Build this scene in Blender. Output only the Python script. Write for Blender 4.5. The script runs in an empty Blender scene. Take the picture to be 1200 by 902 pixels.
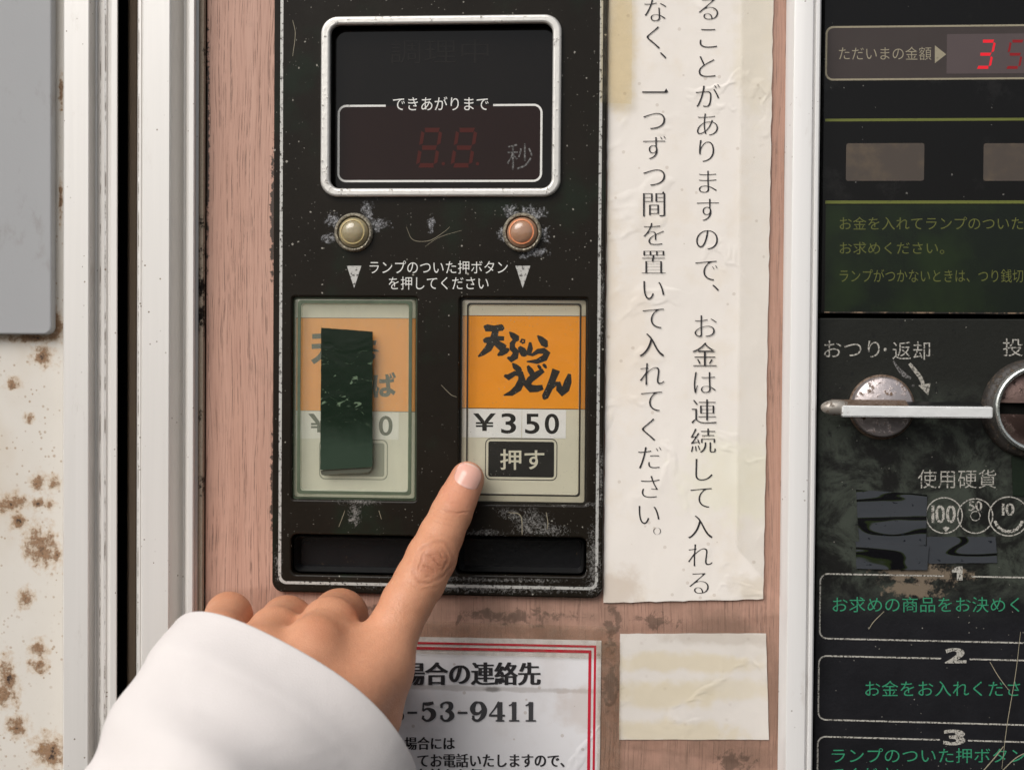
import bpy, bmesh, math, random
import numpy as np
from mathutils import Vector, Matrix

# ---------------------------------------------------------------- camera, sky, sun, exposure
SC = bpy.context.scene
COL = SC.collection
PW, PH, PF, PS = 1200, 902, 1650.0, 0.31          # photo size, focal length in photo pixels, mm per pixel on the wall plane
YAW, PITCH, ROLL = (math.radians(v) for v in (4.3, 1.2, 0.43))
FWD = np.array([-math.sin(YAW)*math.cos(PITCH), math.cos(YAW)*math.cos(PITCH), -math.sin(PITCH)])
R0 = np.cross(FWD, [0, 0, 1]); R0 /= np.linalg.norm(R0); U0 = np.cross(R0, FWD)
RGT = math.cos(ROLL)*R0 + math.sin(ROLL)*U0
UPV = -math.sin(ROLL)*R0 + math.cos(ROLL)*U0
CAM = -FWD*PS*PF                                  # mm

cd = bpy.data.cameras.new('camera'); cam = bpy.data.objects.new('camera', cd); COL.objects.link(cam)
cd.sensor_width = 36; cd.lens = 36*PF/PW; cd.clip_start = 0.01; cd.clip_end = 100
mw = Matrix.Identity(4)
for i in range(3):
    mw[i][0], mw[i][1], mw[i][2], mw[i][3] = RGT[i], UPV[i], -FWD[i], CAM[i]/1000
cam.matrix_world = mw
cd.dof.use_dof = True; cd.dof.focus_distance = 0.502; cd.dof.aperture_fstop = 13
SC.camera = cam

SUN_DIR = Vector((-0.42, -0.66, 0.68)).normalized()     # towards the sun
world = bpy.data.worlds.new('World'); SC.world = world; world.use_nodes = True
wn = world.node_tree.nodes; wl = world.node_tree.links
sky = wn.new('ShaderNodeTexSky'); sky.sky_type = 'NISHITA'; sky.sun_disc = False
sky.sun_elevation = math.asin(SUN_DIR.z); sky.sun_rotation = math.atan2(SUN_DIR.x, SUN_DIR.y)
sky.air_density = 1.0; sky.dust_density = 3.0
hs = wn.new('ShaderNodeHueSaturation'); hs.inputs['Saturation'].default_value = 0.35   # overcast: a greyer sky
wl.new(sky.outputs[0], hs.inputs['Color']); wl.new(hs.outputs[0], wn['Background'].inputs[0])
wn['Background'].inputs[1].default_value = 0.06
sd = bpy.data.lights.new('sun', 'SUN'); sd.energy = 1.5; sd.angle = math.radians(45); sd.color = (1, 0.965, 0.93)
so = bpy.data.objects.new('sun', sd); COL.objects.link(so)
so.rotation_euler = SUN_DIR.to_track_quat('Z', 'Y').to_euler(); so.location = SUN_DIR*2

vs = SC.view_settings; vs.view_transform = 'Standard'; vs.look = 'None'; vs.gamma = 1; vs.exposure = 0.76
SC.render.engine = 'CYCLES'; SC.cycles.max_bounces = 10; SC.cycles.transparent_max_bounces = 16

# ---------------------------------------------------------------- geometry helpers (mm: x right, z up, d towards the viewer)
def U(px, py, d=0.0):
    """point of the layer at depth d (mm in front of the wood board) that the photo shows at this pixel -> x, z"""
    v = FWD + RGT*(px-PW/2)/PF - UPV*(py-PH/2)/PF
    t = (-d-CAM[1])/v[1]
    p = CAM + v*t
    return np.array([p[0], p[2]])
def U3(px, py, d):
    a = U(px, py, d); return np.array([a[0], -d, a[1]])
def RECT(x0, y0, x1, y1, d=0):
    a, b, c, e = U(x0, y0, d), U(x1, y0, d), U(x1, y1, d), U(x0, y1, d)
    return (a[0]+e[0])/2, (c[1]+e[1])/2, (b[0]+c[0])/2, (a[1]+b[1])/2      # x0, z0, x1, z1

def rrect(x0, z0, x1, z1, r=0, n=6):
    if r <= 0: return [(x0, z0), (x1, z0), (x1, z1), (x0, z1)]
    p = []
    for cx, cz, a0 in ((x1-r, z0+r, -90), (x1-r, z1-r, 0), (x0+r, z1-r, 90), (x0+r, z0+r, 180)):
        for k in range(n+1):
            a = math.radians(a0+90*k/n); p.append((cx+r*math.cos(a), cz+r*math.sin(a)))
    return p
def circle(cx, cz, r, n=40):
    return [(cx+r*math.cos(2*math.pi*k/n), cz+r*math.sin(2*math.pi*k/n)) for k in range(n)]
def inset(rc, e): return rc[0]+e, rc[1]+e, rc[2]-e, rc[3]-e

def finish(o, smooth=35):
    me = o.data
    me.polygons.foreach_set('use_smooth', [smooth > 0]*len(me.polygons))
    if 0 < smooth < 180: me.set_sharp_from_angle(angle=math.radians(smooth))
    return o
def link(name, me, mat, parent=None, smooth=35):
    me.name = name
    o = bpy.data.objects.new(name, me); COL.objects.link(o)
    if mat is not None:
        me.materials.clear(); me.materials.append(mat)
    if parent is not None: attach(o, parent)
    return finish(o, smooth)
def attach(o, parent):
    o.parent = parent
    m = Matrix.Identity(4); q = parent
    while q is not None:
        m = Matrix.Translation(q['at']) @ m if 'at' in q.keys() else m
        q = None
    o.matrix_parent_inverse = parent_inv(parent)
WORLD = {}
def parent_inv(p):
    return WORLD.get(p.name, Matrix.Identity(4)).inverted()
def attach(o, parent):
    o.parent = parent; o.matrix_parent_inverse = parent_inv(parent)
def thing(name, label, cat, at, group=None):
    o = bpy.data.objects.new(name, None); COL.objects.link(o)
    o.empty_display_size = 0.02
    o.location = Vector(at)/1000; WORLD[o.name] = Matrix.Translation(Vector(at)/1000)
    return tag(o, label, cat, group)
def tag(o, label, cat, group=None):
    o['label'] = label; o['category'] = cat
    if group: o['group'] = group
    return o
def node(name, parent):                                  # an Empty part that only holds sub-parts
    o = bpy.data.objects.new(name, None); COL.objects.link(o); o.empty_display_size = 0.01
    attach(o, parent); return o

def mesh(verts, faces):
    me = bpy.data.meshes.new('m'); me.from_pydata([(v[0]/1000, v[1]/1000, v[2]/1000) for v in verts], [], faces); me.update(); return me

def plates(loops, d0, d1, bevel=0.0, res=2):
    """2-D outlines (even-odd holes) extruded from depth d0 to d1 with a rounded rim"""
    cu = bpy.data.curves.new('c', 'CURVE'); cu.dimensions = '2D'; cu.fill_mode = 'BOTH'
    th = d1-d0
    cu.extrude = max(th/2-bevel, 0); cu.bevel_depth = bevel; cu.bevel_resolution = res; cu.offset = -bevel
    for lp in loops:
        s = cu.splines.new('POLY'); s.points.add(len(lp)-1)
        for p, q in zip(s.points, lp): p.co = (q[0], q[1], 0, 1)
        s.use_cyclic_u = True
    o = bpy.data.objects.new('c', cu); COL.objects.link(o)
    dg = bpy.context.evaluated_depsgraph_get(); dg.update()
    me = bpy.data.meshes.new_from_object(o.evaluated_get(dg))
    bpy.data.objects.remove(o); bpy.data.curves.remove(cu)
    n = len(me.vertices); a = np.empty(n*3); me.vertices.foreach_get('co', a); a = a.reshape(-1, 3)
    b = np.stack([a[:, 0], -(a[:, 2]+(d0+d1)/2), a[:, 1]], 1)/1000
    me.vertices.foreach_set('co', b.ravel()); me.update()
    return me
def join(meshes):
    bm = bmesh.new()
    for m in meshes: bm.from_mesh(m)
    out = bpy.data.meshes.new('j'); bm.to_mesh(out); bm.free()
    for m in meshes: bpy.data.meshes.remove(m)
    return out
def rail(profile, z0, z1):
    """profile: (x, d) points, swept straight up from z0 to z1"""
    n = len(profile); v = []; f = []
    for z in (z0, z1): v += [(x, -d, z) for x, d in profile]
    for i in range(n-1): f.append((i, i+1, n+i+1, n+i))
    return mesh(v, f)
def lathe(cx, cz, prof, n=48, sx=1.0, cap=True):
    v = []; f = []
    for r, d in prof:
        v += [(cx+r*math.cos(2*math.pi*k/n)*sx, -d, cz+r*math.sin(2*math.pi*k/n)) for k in range(n)]
    for i in range(len(prof)-1):
        for k in range(n):
            a, b = i*n+k, i*n+(k+1) % n
            f.append((a, b, b+n, a+n))
    if cap: f.append(tuple((len(prof)-1)*n+k for k in range(n)))
    return mesh(v, f)
def sheet(quad, d, nx=10, nz=10, thick=0.12, warp=0.0, seed=0, ragged=0.0):
    """a sheet of paper or tape given by four corners TL TR BR BL (x, z): thin, slightly wavy, closed"""
    rnd = np.random.RandomState(seed); ph = rnd.uniform(0, 6.28, 8); fr = rnd.uniform(.03, .09, 8)
    TL, TR, BR, BL = [np.array(q, float) for q in quad]
    v = []; f = []
    for lay in (0, 1):
        for j in range(nz+1):
            for i in range(nx+1):
                s, t = i/nx, j/nz
                p = (TL*(1-s)+TR*s)*(1-t)+(BL*(1-s)+BR*s)*t
                if ragged and (i in (0, nx) or j in (0, nz)):
                    r2 = np.random.RandomState(seed*7919+i*131+j*17); p = p+r2.uniform(-ragged, ragged, 2)
                w = warp*(math.sin(p[0]*fr[0]+ph[0])+math.sin(p[1]*fr[1]+ph[1])+math.sin((p[0]+p[1])*fr[2]+ph[2])+3)/6
                v.append((p[0], -(d+w+(thick if lay else 0)), p[1]))
    N = (nx+1)*(nz+1)
    for j in range(nz):
        for i in range(nx):
            a = j*(nx+1)+i; q = (a, a+nx+1, a+nx+2, a+1)
            f.append(tuple(N+k for k in q)); f.append(tuple(reversed(q)))
    ring = [i for i in range(nx+1)]+[(j+1)*(nx+1)-1 for j in range(1, nz+1)]+[N-1-i for i in range(1, nx+1)]+[(nz-j)*(nx+1) for j in range(1, nz)]
    for a, b in zip(ring, ring[1:]+ring[:1]): f.append((a, b, N+b, N+a))
    return mesh(v, f)
def Q(*pts, d=0): return [U(x, y, d) for x, y in pts]

# ---------------------------------------------------------------- lettering
GL = {}
def glyph(ch):
    """outline polygons of one character in em units, with the outward side of each polygon known"""
    if ch in GL: return GL[ch]
    cu = bpy.data.curves.new('t', 'FONT'); cu.body = ch; cu.size = 1
    o = bpy.data.objects.new('t', cu); COL.objects.link(o); bpy.context.view_layer.update()
    c = o.to_curve(bpy.context.evaluated_depsgraph_get())
    polys = []
    for s in c.splines:
        b = s.bezier_points; n = len(b); p = []
        for i in range(n):
            q, r = b[i], b[(i+1) % n]
            P0, P1, P2, P3 = [np.array(w[:2]) for w in (q.co, q.handle_right, r.handle_left, r.co)]
            straight = np.linalg.norm(np.cross(P1-P0, P3-P0))+np.linalg.norm(np.cross(P2-P0, P3-P0)) < 1e-5
            for k in range(1 if straight else 6):
                t = k/6; p.append(P0*(1-t)**3+3*P1*t*(1-t)**2+3*P2*t*t*(1-t)+P3*t**3)
        q = []
        for w in p:
            if not q or np.linalg.norm(w-q[-1]) > 1e-4: q.append(w)
        if len(q) > 2 and np.linalg.norm(q[0]-q[-1]) < 1e-4: q.pop()
        if len(q) > 2: polys.append(np.array(q))
    o.to_curve_clear(); bpy.data.objects.remove(o); bpy.data.curves.remove(cu)
    ar = [0.5*np.sum(p[:, 0]*np.roll(p[:, 1], -1)-p[:, 1]*np.roll(p[:, 0], -1)) for p in polys]
    sgn = 1 if (not ar or ar[int(np.argmax(np.abs(ar)))] > 0) else -1
    GL[ch] = (polys, sgn); return GL[ch]
def fat(p, sgn, ox, oy):
    e = np.roll(p, -1, 0)-p; l = np.maximum(np.linalg.norm(e, axis=1, keepdims=True), 1e-9)
    n = np.stack([e[:, 1], -e[:, 0]], 1)/l*sgn
    m = n+np.roll(n, 1, 0); den = 1+np.sum(n*np.roll(n, 1, 0), 1, keepdims=True)
    m = m/np.maximum(den, 0.5)
    return p+m*np.array([[ox, oy]])
def text_polys(s, box, d, ox=0.0, oy=0.0, rot=0.0, fixed=False):
    """outlines of a string whose ink fills the pixel box (x0, y0, x1, y1) of the photo"""
    pol = []; x = 0
    for ch in s:
        g, sg = glyph(ch)
        if ord(ch) < 128 and g:
            mn = min(p[:, 0].min() for p in g); mx = max(p[:, 0].max() for p in g)
            pol += [(p-np.array([mn-x, 0]), sg) for p in g]; x += mx-mn+0.1
        else:
            pol += [(p+np.array([x, 0]), sg) for p in g]; x += 1
    A = np.concatenate([p for p, _ in pol]); mn, mx = A.min(0), A.max(0)
    x0, y0, x1, y1 = box; out = []
    for p, sg in pol:
        w = (fat(p, sg, ox, oy)-mn)/np.maximum(mx-mn, 1e-6)
        if rot:
            c, s_ = math.cos(rot), math.sin(rot); w = (w-.5)@np.array([[c, s_], [-s_, c]])+.5
        out.append([tuple(U(x0+(x1-x0)*a, y1+(y0-y1)*b, d)) for a, b in w])
    return out
def lettering(items, d, mat, parent, name='lettering', **kw):
    sm = kw.pop('smear', 0)
    for it in items:
        if sm:
            x0, y0, x1, y1 = it[1]
            link(name, join([plates(text_polys(it[0], (x0+sm*k, y0, x1+sm*k, y1), d, **kw), d, d+.012+.003*(k+2)) for k in (-1, -.33, .33, 1)]), mat, parent, 0); continue
        link(name, plates(text_polys(it[0], it[1], d, **{**kw, **(it[2] if len(it) > 2 else {})}), d, d+0.012), mat, parent, 0)
def catmull(pts, n=8):
    P = np.array(pts, float); P = np.vstack([2*P[0]-P[1], P, 2*P[-1]-P[-2]]); out = []
    for i in range(1, len(P)-2):
        for k in range(n):
            t = k/n; a, b, c, e = P[i-1], P[i], P[i+1], P[i+2]
            out.append(0.5*(2*b+(c-a)*t+(2*a-5*b+4*c-e)*t*t+(3*b-a-3*c+e)*t**3))
    out.append(P[-2]); return np.array(out)
def brush(strokes, d, tf, step=0.006, smooth=True):
    """strokes of (x, y, width) points -> thin flat pieces, each a hair above the one before"""
    ms = []
    for k, s in enumerate(strokes):
        p = catmull(s, 8) if smooth and len(s) > 2 else np.array(s, float)
        t = np.gradient(p[:, :2], axis=0); t /= np.maximum(np.linalg.norm(t, axis=1, keepdims=True), 1e-9)
        n = np.stack([-t[:, 1], t[:, 0]], 1)*p[:, 2:3]/2
        L = [U(*tf(*q), d) for q in p[:, :2]+n]; R = [U(*tf(*q), d) for q in p[:, :2]-n]
        v = []; f = []; dd = d+0.01+k*step
        for a, b in zip(L, R): v += [(a[0], -dd, a[1]), (b[0], -dd, b[1])]
        for i in range(len(p)-1):
            q = (2*i, 2*i+1, 2*i+3, 2*i+2)
            A, B, C = (np.array(v[j]) for j in q[:3])
            f.append(q if np.cross(B-A, C-A)[1] < 0 else tuple(reversed(q)))
        ms.append(mesh(v, f))
    return join(ms)

# ---------------------------------------------------------------- material helpers
class G:
    def __init__(s, name):
        s.mat = bpy.data.materials.new(name); s.mat.use_nodes = True
        s.t = s.mat.node_tree; s.t.nodes.clear(); s.out = s.t.nodes.new('ShaderNodeOutputMaterial')
        tc = s.t.nodes.new('ShaderNodeTexCoord'); m = s.t.nodes.new('ShaderNodeVectorMath'); m.operation = 'SCALE'
        m.inputs[3].default_value = 1000; s.t.links.new(tc.outputs['Object'], m.inputs[0]); s.co = m.outputs[0]
    def put(s, sock, v):
        if v is None: return
        if hasattr(v, 'links'): s.t.links.new(v, sock)
        elif isinstance(v, (tuple, list)) and len(v) == 3 and sock.type == 'RGBA': sock.default_value = (*v, 1)
        else: sock.default_value = v
    def node(s, typ, outp=0, props=(), **ins):
        n = s.t.nodes.new(typ)
        for k, v in dict(props).items(): setattr(n, k, v)
        for k, v in ins.items():
            s.put(n.inputs[int(k[1:])] if k[0] == '_' else n.inputs[k.replace('__', ' ')], v)
        return n.outputs[outp]
    def vec(s, scale=(1, 1, 1), off=(0, 0, 0), rot=(0, 0, 0), src=None):
        n = s.t.nodes.new('ShaderNodeMapping'); s.t.links.new(src or s.co, n.inputs[0])
        n.inputs['Scale'].default_value = scale; n.inputs['Location'].default_value = off; n.inputs['Rotation'].default_value = rot
        return n.outputs[0]
    def noise(s, scale, detail=4, rough=0.55, dist=0, v=None, outp=0):
        return s.node('ShaderNodeTexNoise', outp, Vector=v or s.co, Scale=scale, Detail=detail, Roughness=rough, Distortion=dist)
    def voro(s, scale, v=None, feat='F1', outp='Distance', rnd=1.0):
        return s.node('ShaderNodeTexVoronoi', outp, {'feature': feat}, Vector=v or s.co, Scale=scale, Randomness=rnd)
    def m(s, op, a, b=0.0, c=None, clamp=False):
        n = s.t.nodes.new('ShaderNodeMath'); n.operation = op; n.use_clamp = clamp
        s.put(n.inputs[0], a); s.put(n.inputs[1], b)
        if c is not None: s.put(n.inputs[2], c)
        return n.outputs[0]
    def step(s, x, lo, hi):
        n = s.t.nodes.new('ShaderNodeMapRange'); n.interpolation_type = 'SMOOTHSTEP'
        s.put(n.inputs[0], x); n.inputs[1].default_value = min(lo, hi); n.inputs[2].default_value = max(lo, hi)
        n.inputs[3].default_value = 0 if lo < hi else 1; n.inputs[4].default_value = 1 if lo < hi else 0
        return n.outputs[0]
    def mix(s, f, a, b):
        n = s.t.nodes.new('ShaderNodeMix'); n.data_type = 'RGBA'; n.clamp_factor = True
        s.put(n.inputs[0], f); s.put(n.inputs[6], a); s.put(n.inputs[7], b); return n.outputs[2]
    def mixf(s, f, a, b): return s.m('ADD', s.m('MULTIPLY', f, b), s.m('MULTIPLY', s.m('SUBTRACT', 1, f), a))
    def dot(s, axis, src=None):
        n = s.t.nodes.new('ShaderNodeVectorMath'); n.operation = 'DOT_PRODUCT'; s.put(n.inputs[0], src or s.co); n.inputs[1].default_value = tuple(axis); return n.outputs['Value']
    def blob(s, c, r, ang=0.0):
        """1 at the centre (x, z) falling to 0 at the rim of an ellipse of radii r, negative outside"""
        x = s.m('SUBTRACT', s.dot((1, 0, 0)), c[0]); z = s.m('SUBTRACT', s.dot((0, 0, 1)), c[1])
        if ang:
            x, z = (s.m('ADD', s.m('MULTIPLY', x, math.cos(ang)), s.m('MULTIPLY', z, math.sin(ang))),
                    s.m('SUBTRACT', s.m('MULTIPLY', z, math.cos(ang)), s.m('MULTIPLY', x, math.sin(ang))))
        x = s.m('DIVIDE', x, r[0]); z = s.m('DIVIDE', z, r[1])
        return s.m('SUBTRACT', 1, s.m('SQRT', s.m('ADD', s.m('MULTIPLY', x, x), s.m('MULTIPLY', z, z))))
    def any(s, xs):
        o = xs[0]
        for x in xs[1:]: o = s.m('MAXIMUM', o, x)
        return o
    def bump(s, h, dist=0.1, strength=1.0):
        return s.node('ShaderNodeBump', 0, Height=h, Distance=dist/1000, Strength=strength)
    def bsdf(s, color=(.5, .5, .5), rough=0.5, metal=0.0, spec=0.5, normal=None, **kw):
        n = s.t.nodes.new('ShaderNodeBsdfPrincipled')
        for k, v in {'Base Color': color, 'Roughness': rough, 'Metallic': metal, 'Specular IOR Level': spec, 'Normal': normal, **kw}.items():
            s.put(n.inputs[k], v)
        return n.outputs[0]
    def mixs(s, f, a, b):
        n = s.t.nodes.new('ShaderNodeMixShader'); s.put(n.inputs[0], f); s.t.links.new(a, n.inputs[1]); s.t.links.new(b, n.inputs[2]); return n.outputs[0]
    def clear(s, tint=(1, 1, 1)): return s.node('ShaderNodeBsdfTransparent', 0, Color=tint)
    def done(s, sh):
        s.t.links.new(sh, s.out.inputs[0]); return s.mat

def plain(name, col, rough=0.5, metal=0.0, spec=0.5, var=0.12, scale=0.3):
    g = G(name); n = g.noise(scale, 5)
    c = g.mix(n, tuple(x*(1-var) for x in col), tuple(min(1, x*(1+var)) for x in col))
    return g.done(g.bsdf(c, rough, metal, spec, g.bump(g.noise(2.5, 3), 0.02)))
def specks(g, base, col, dens=0.5, scale=0.6):
    """small pale dust flecks, more of them in some places"""
    wv = g.node('ShaderNodeVectorMath', 0, {'operation': 'MULTIPLY_ADD'}, _0=g.noise(1.6, 3, .7, outp=1), _1=(.9, .9, .9), _2=g.co)
    v = g.voro(scale, rnd=1.0, v=wv)
    cellv = g.node('ShaderNodeTexVoronoi', 'Color', Vector=wv, Scale=scale)
    rnd = g.dot((1, 0, 0), cellv)
    size = g.m('MULTIPLY', g.step(rnd, 1-dens, 1.0), g.mixf(g.noise(0.05, 2), 0.02, 0.30))
    fleck = g.m('LESS_THAN', v, size)
    return g.mix(fleck, base, col), fleck

# ---- black enamel of the control panel, with dust, scuffs and crust in the places the photo has them
def black_panel_mat():
    g = G('black_enamel'); d = 3.0
    c = g.mix(g.noise(0.03, 4), (0.0085, 0.0068, 0.005), (0.017, 0.0135, 0.0095))
    gn = g.m('MULTIPLY', g.step(g.noise(0.035, 3, v=g.vec(off=(40, 3, 9))), .52, .7), 0.55)
    c = g.mix(gn, c, (0.012, 0.022, 0.013))
    c, f1 = specks(g, c, (0.30, 0.28, 0.24), 0.20, 0.45)
    c, f2 = specks(g, c, (0.17, 0.16, 0.135), 0.38, 0.85)
    hz = g.noise(0.9, 6, .7)
    crust = g.any([g.blob(U(*p, d), r) for p, r in (((391, 258), (5, 4)), ((432, 252), (3, 7.5)), ((440, 264), (8, 3.5)), ((386, 279), (5, 2.5)), ((428, 244), (2, 4)),
                   ((600, 248), (5, 3.5)), ((625, 250), (7, 4)), ((636, 275), (4, 5)), ((630, 296), (6, 3)), ((590, 275), (3.5, 3)), ((615, 300), (4, 2)), ((505, 264), (2, 5)))])
    ck = g.step(g.m('ADD', g.m('MULTIPLY', crust, 0.22), g.m('ADD', g.m('MULTIPLY', hz, .5), g.m('MULTIPLY', g.noise(.38, 4, .6, .8), .5))), 0.575, 0.67)
    ck = g.m('MULTIPLY', g.m('MULTIPLY', ck, g.step(crust, 0, .2)), g.mixf(g.step(g.noise(1.3, 4, .75, 1.0), .45, .56), .10, 1))
    c = g.mix(ck, c, g.mix(g.noise(1.6, 3), (0.10, 0.08, 0.06), (0.58, 0.60, 0.64)))
    scuff = g.any([g.blob(U(*p, d), r, a) for p, r, a in (((623, 612), (10, 7), 0), ((600, 604), (9, 3), -.4), ((640, 622), (13, 3), 0), ((565, 624), (13, 2), 0), ((420, 588), (11, 2), 0),
                   ((416, 601), (3, 7), 0), ((660, 590), (22, 1.2), 0), ((326, 660), (2, 10), 0), ((560, 679), (45, 1.2), 0), ((560, 689), (60, 2.4), 0), ((695, 660), (4, 20), 0),
                   ((704, 560), (1.6, 18), 0), ((704, 350), (1.6, 25), 0))])
    sk = g.step(g.m('ADD', g.m('MULTIPLY', scuff, 0.20), g.noise(0.6, 8, .74, 1.6)), 0.585, 0.66)
    sk = g.m('MULTIPLY', g.m('MULTIPLY', sk, g.step(scuff, 0, .25)), g.mixf(g.step(g.noise(1.2, 4, .75, 1.0), .44, .55), .12, 1))
    c = g.mix(g.m('MULTIPLY', sk, .8), c, g.mix(g.noise(1.1, 3), (0.12, 0.11, 0.095), (0.42, 0.41, 0.39)))
    wear = g.m('MAXIMUM', sk, ck)
    r = g.mixf(wear, g.mixf(g.noise(0.12, 4), 0.16, 0.32), .7)
    return g.done(g.bsdf(c, r, 0, 0.15, g.bump(g.m('ADD', g.m('MULTIPLY', wear, .8), g.m('MULTIPLY', g.noise(1.2, 4), .25)), 0.12)))
def coin_panel_mat():
    g = G('grimy_black_plate')
    a = g.step(g.noise(0.055, 9, .74, .5), .42, .60)
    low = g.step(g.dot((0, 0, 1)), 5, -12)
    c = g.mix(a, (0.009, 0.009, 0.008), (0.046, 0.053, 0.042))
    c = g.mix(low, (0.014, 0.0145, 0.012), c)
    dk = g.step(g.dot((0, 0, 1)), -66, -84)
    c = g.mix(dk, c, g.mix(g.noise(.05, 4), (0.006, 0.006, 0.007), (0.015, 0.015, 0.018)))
    pit = g.m('MULTIPLY', g.step(g.noise(0.35, 7, .75), .58, .66), g.m('SUBTRACT', 1, dk))
    c = g.mix(g.m('MULTIPLY', pit, .8), c, (0.008, 0.008, 0.008))
    worn = g.step(g.m('ADD', g.m('MULTIPLY', g.any([g.blob(U(1080, 672, 2), (26, 6)), g.blob(U(1070, 690, 2), (18, 5))]), .45), g.noise(.35, 6, .7)), .66, .82)
    c = g.mix(worn, c, (0.16, 0.125, 0.09))
    c, f1 = specks(g, c, (0.20, 0.19, 0.165), 0.12, 0.8)
    sc = g.m('MULTIPLY', g.step(g.noise(0.6, 6, .8, 1.5), .66, .72), g.step(g.any([g.blob(U(1100, 515, 2), (5, 9)), g.blob(U(1052, 440, 2), (6, 12), .6), g.blob(U(1170, 420, 2), (14, 8), .5), g.blob(U(975, 410, 2), (6, 6))]), 0, .3))
    c = g.mix(sc, c, (0.34, 0.32, 0.27))
    return g.done(g.bsdf(c, g.mixf(g.noise(.2, 5), .28, .5), 0, 0.22, g.bump(g.noise(.6, 7, .7), 0.12)))
def wood_mat():
    g = G('pink_wood_grain_laminate')
    wob = g.noise(0.03, 2, v=g.vec((1, 1, .35)))
    bend = g.node('ShaderNodeCombineXYZ', 0, _0=g.m('MULTIPLY', wob, 9), _1=0.0, _2=0.0)
    v = g.node('ShaderNodeVectorMath', 0, {'operation': 'ADD'}, _0=g.co, _1=bend)
    gv = g.vec((2.3, 1, 0.026), rot=(0, math.radians(1.5), 0), src=v)
    grain = g.noise(0.95, 3, .55, v=gv)
    brk = g.noise(0.75, 3, .6, v=g.vec((1, 1, .22), src=v))
    pores = g.m('MULTIPLY', g.step(grain, .54, .63), g.step(brk, .36, .56))
    fine = g.noise(2.2, 2, .5, v=g.vec((1, 1, .02), src=v))
    c = g.mix(g.noise(.02, 3), (0.455, 0.262, 0.192), (0.535, 0.312, 0.234))
    c = g.mix(g.m('MULTIPLY', g.step(g.noise(.16, 3, .5, v=g.vec((1, 1, .03), src=v)), .40, .64), .35), c, (0.60, 0.37, 0.285))
    c = g.mix(g.m('MULTIPLY', g.step(fine, .45, .62), .40), c, (0.36, 0.19, 0.14))
    c = g.mix(g.m('MULTIPLY', g.step(g.noise(.05, 6, .7, v=g.vec(off=(4, 0, 90))), .55, .72), .28), c, (0.25, 0.16, 0.12))
    c = g.mix(g.m('MULTIPLY', pores, .72), c, (0.17, 0.105, 0.08))
    # grime on the lower board and along the edges of the black panel
    z = g.dot((0, 0, 1)); x = g.dot((1, 0, 0))
    low = g.m('MULTIPLY', g.step(z, -70, -84), g.step(x, -62, -40))
    gr = g.m('MULTIPLY', low, g.mixf(g.step(g.noise(.05, 6, .7), .38, .62), .35, .85))
    c = g.mix(gr, c, (0.27, 0.165, 0.12))
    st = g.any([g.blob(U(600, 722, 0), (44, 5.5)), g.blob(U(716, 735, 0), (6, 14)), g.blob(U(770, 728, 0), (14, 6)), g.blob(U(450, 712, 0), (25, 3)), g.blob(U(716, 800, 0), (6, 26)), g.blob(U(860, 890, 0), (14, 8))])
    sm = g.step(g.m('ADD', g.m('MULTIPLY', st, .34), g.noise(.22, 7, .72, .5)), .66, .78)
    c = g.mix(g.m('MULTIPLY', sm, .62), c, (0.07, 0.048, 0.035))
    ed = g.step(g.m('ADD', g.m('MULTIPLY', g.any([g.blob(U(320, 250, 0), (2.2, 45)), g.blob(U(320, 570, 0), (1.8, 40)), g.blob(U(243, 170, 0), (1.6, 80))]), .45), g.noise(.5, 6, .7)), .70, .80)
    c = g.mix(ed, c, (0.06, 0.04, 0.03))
    return g.done(g.bsdf(c, 0.42, 0, 0.4, g.bump(g.m('SUBTRACT', 1, pores), 0.06)))
def rail_mat(name, col=(0.70, 0.675, 0.64), metal=0.0, rough=.38, dirt=.5):
    g = G(name)
    streak = g.noise(0.55, 4, .6, v=g.vec((1, 1, .02)))
    c = g.mix(streak, tuple(x*.95 for x in col), tuple(min(1, x*1.04) for x in col))
    blot = g.step(g.noise(.11, 6, .7, v=g.vec((1, 1, .3))), .60, .78)
    c = g.mix(g.m('MULTIPLY', blot, .35*dirt), c, (0.36, 0.29, 0.22))
    if name == 'pale_painted_aluminium':
        for px_, w_ in ((117.5, .75), (125.8, .4), (165.3, .3)):
            ln = g.step(g.m('ABSOLUTE', g.m('SUBTRACT', g.dot((1, 0, 0)), float(U(px_, 451, 5)[0]))), w_, w_*.2)
            c = g.mix(g.m('MULTIPLY', g.m('MULTIPLY', ln, g.step(g.noise(.18, 6, .75, v=g.vec((1, 1, .5))), .46, .60)), .75), c, (0.13, 0.09, 0.06))
    dots = g.m('MULTIPLY', g.m('LESS_THAN', g.voro(.32), .10), g.step(g.noise(.04, 3), .5, .62))
    c = g.mix(g.m('MULTIPLY', dots, dirt), c, (0.16, 0.10, 0.06))
    return g.done(g.bsdf(c, g.mixf(streak, rough-.06, rough+.06), metal, .5, g.bump(streak, 0.02)))
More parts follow.
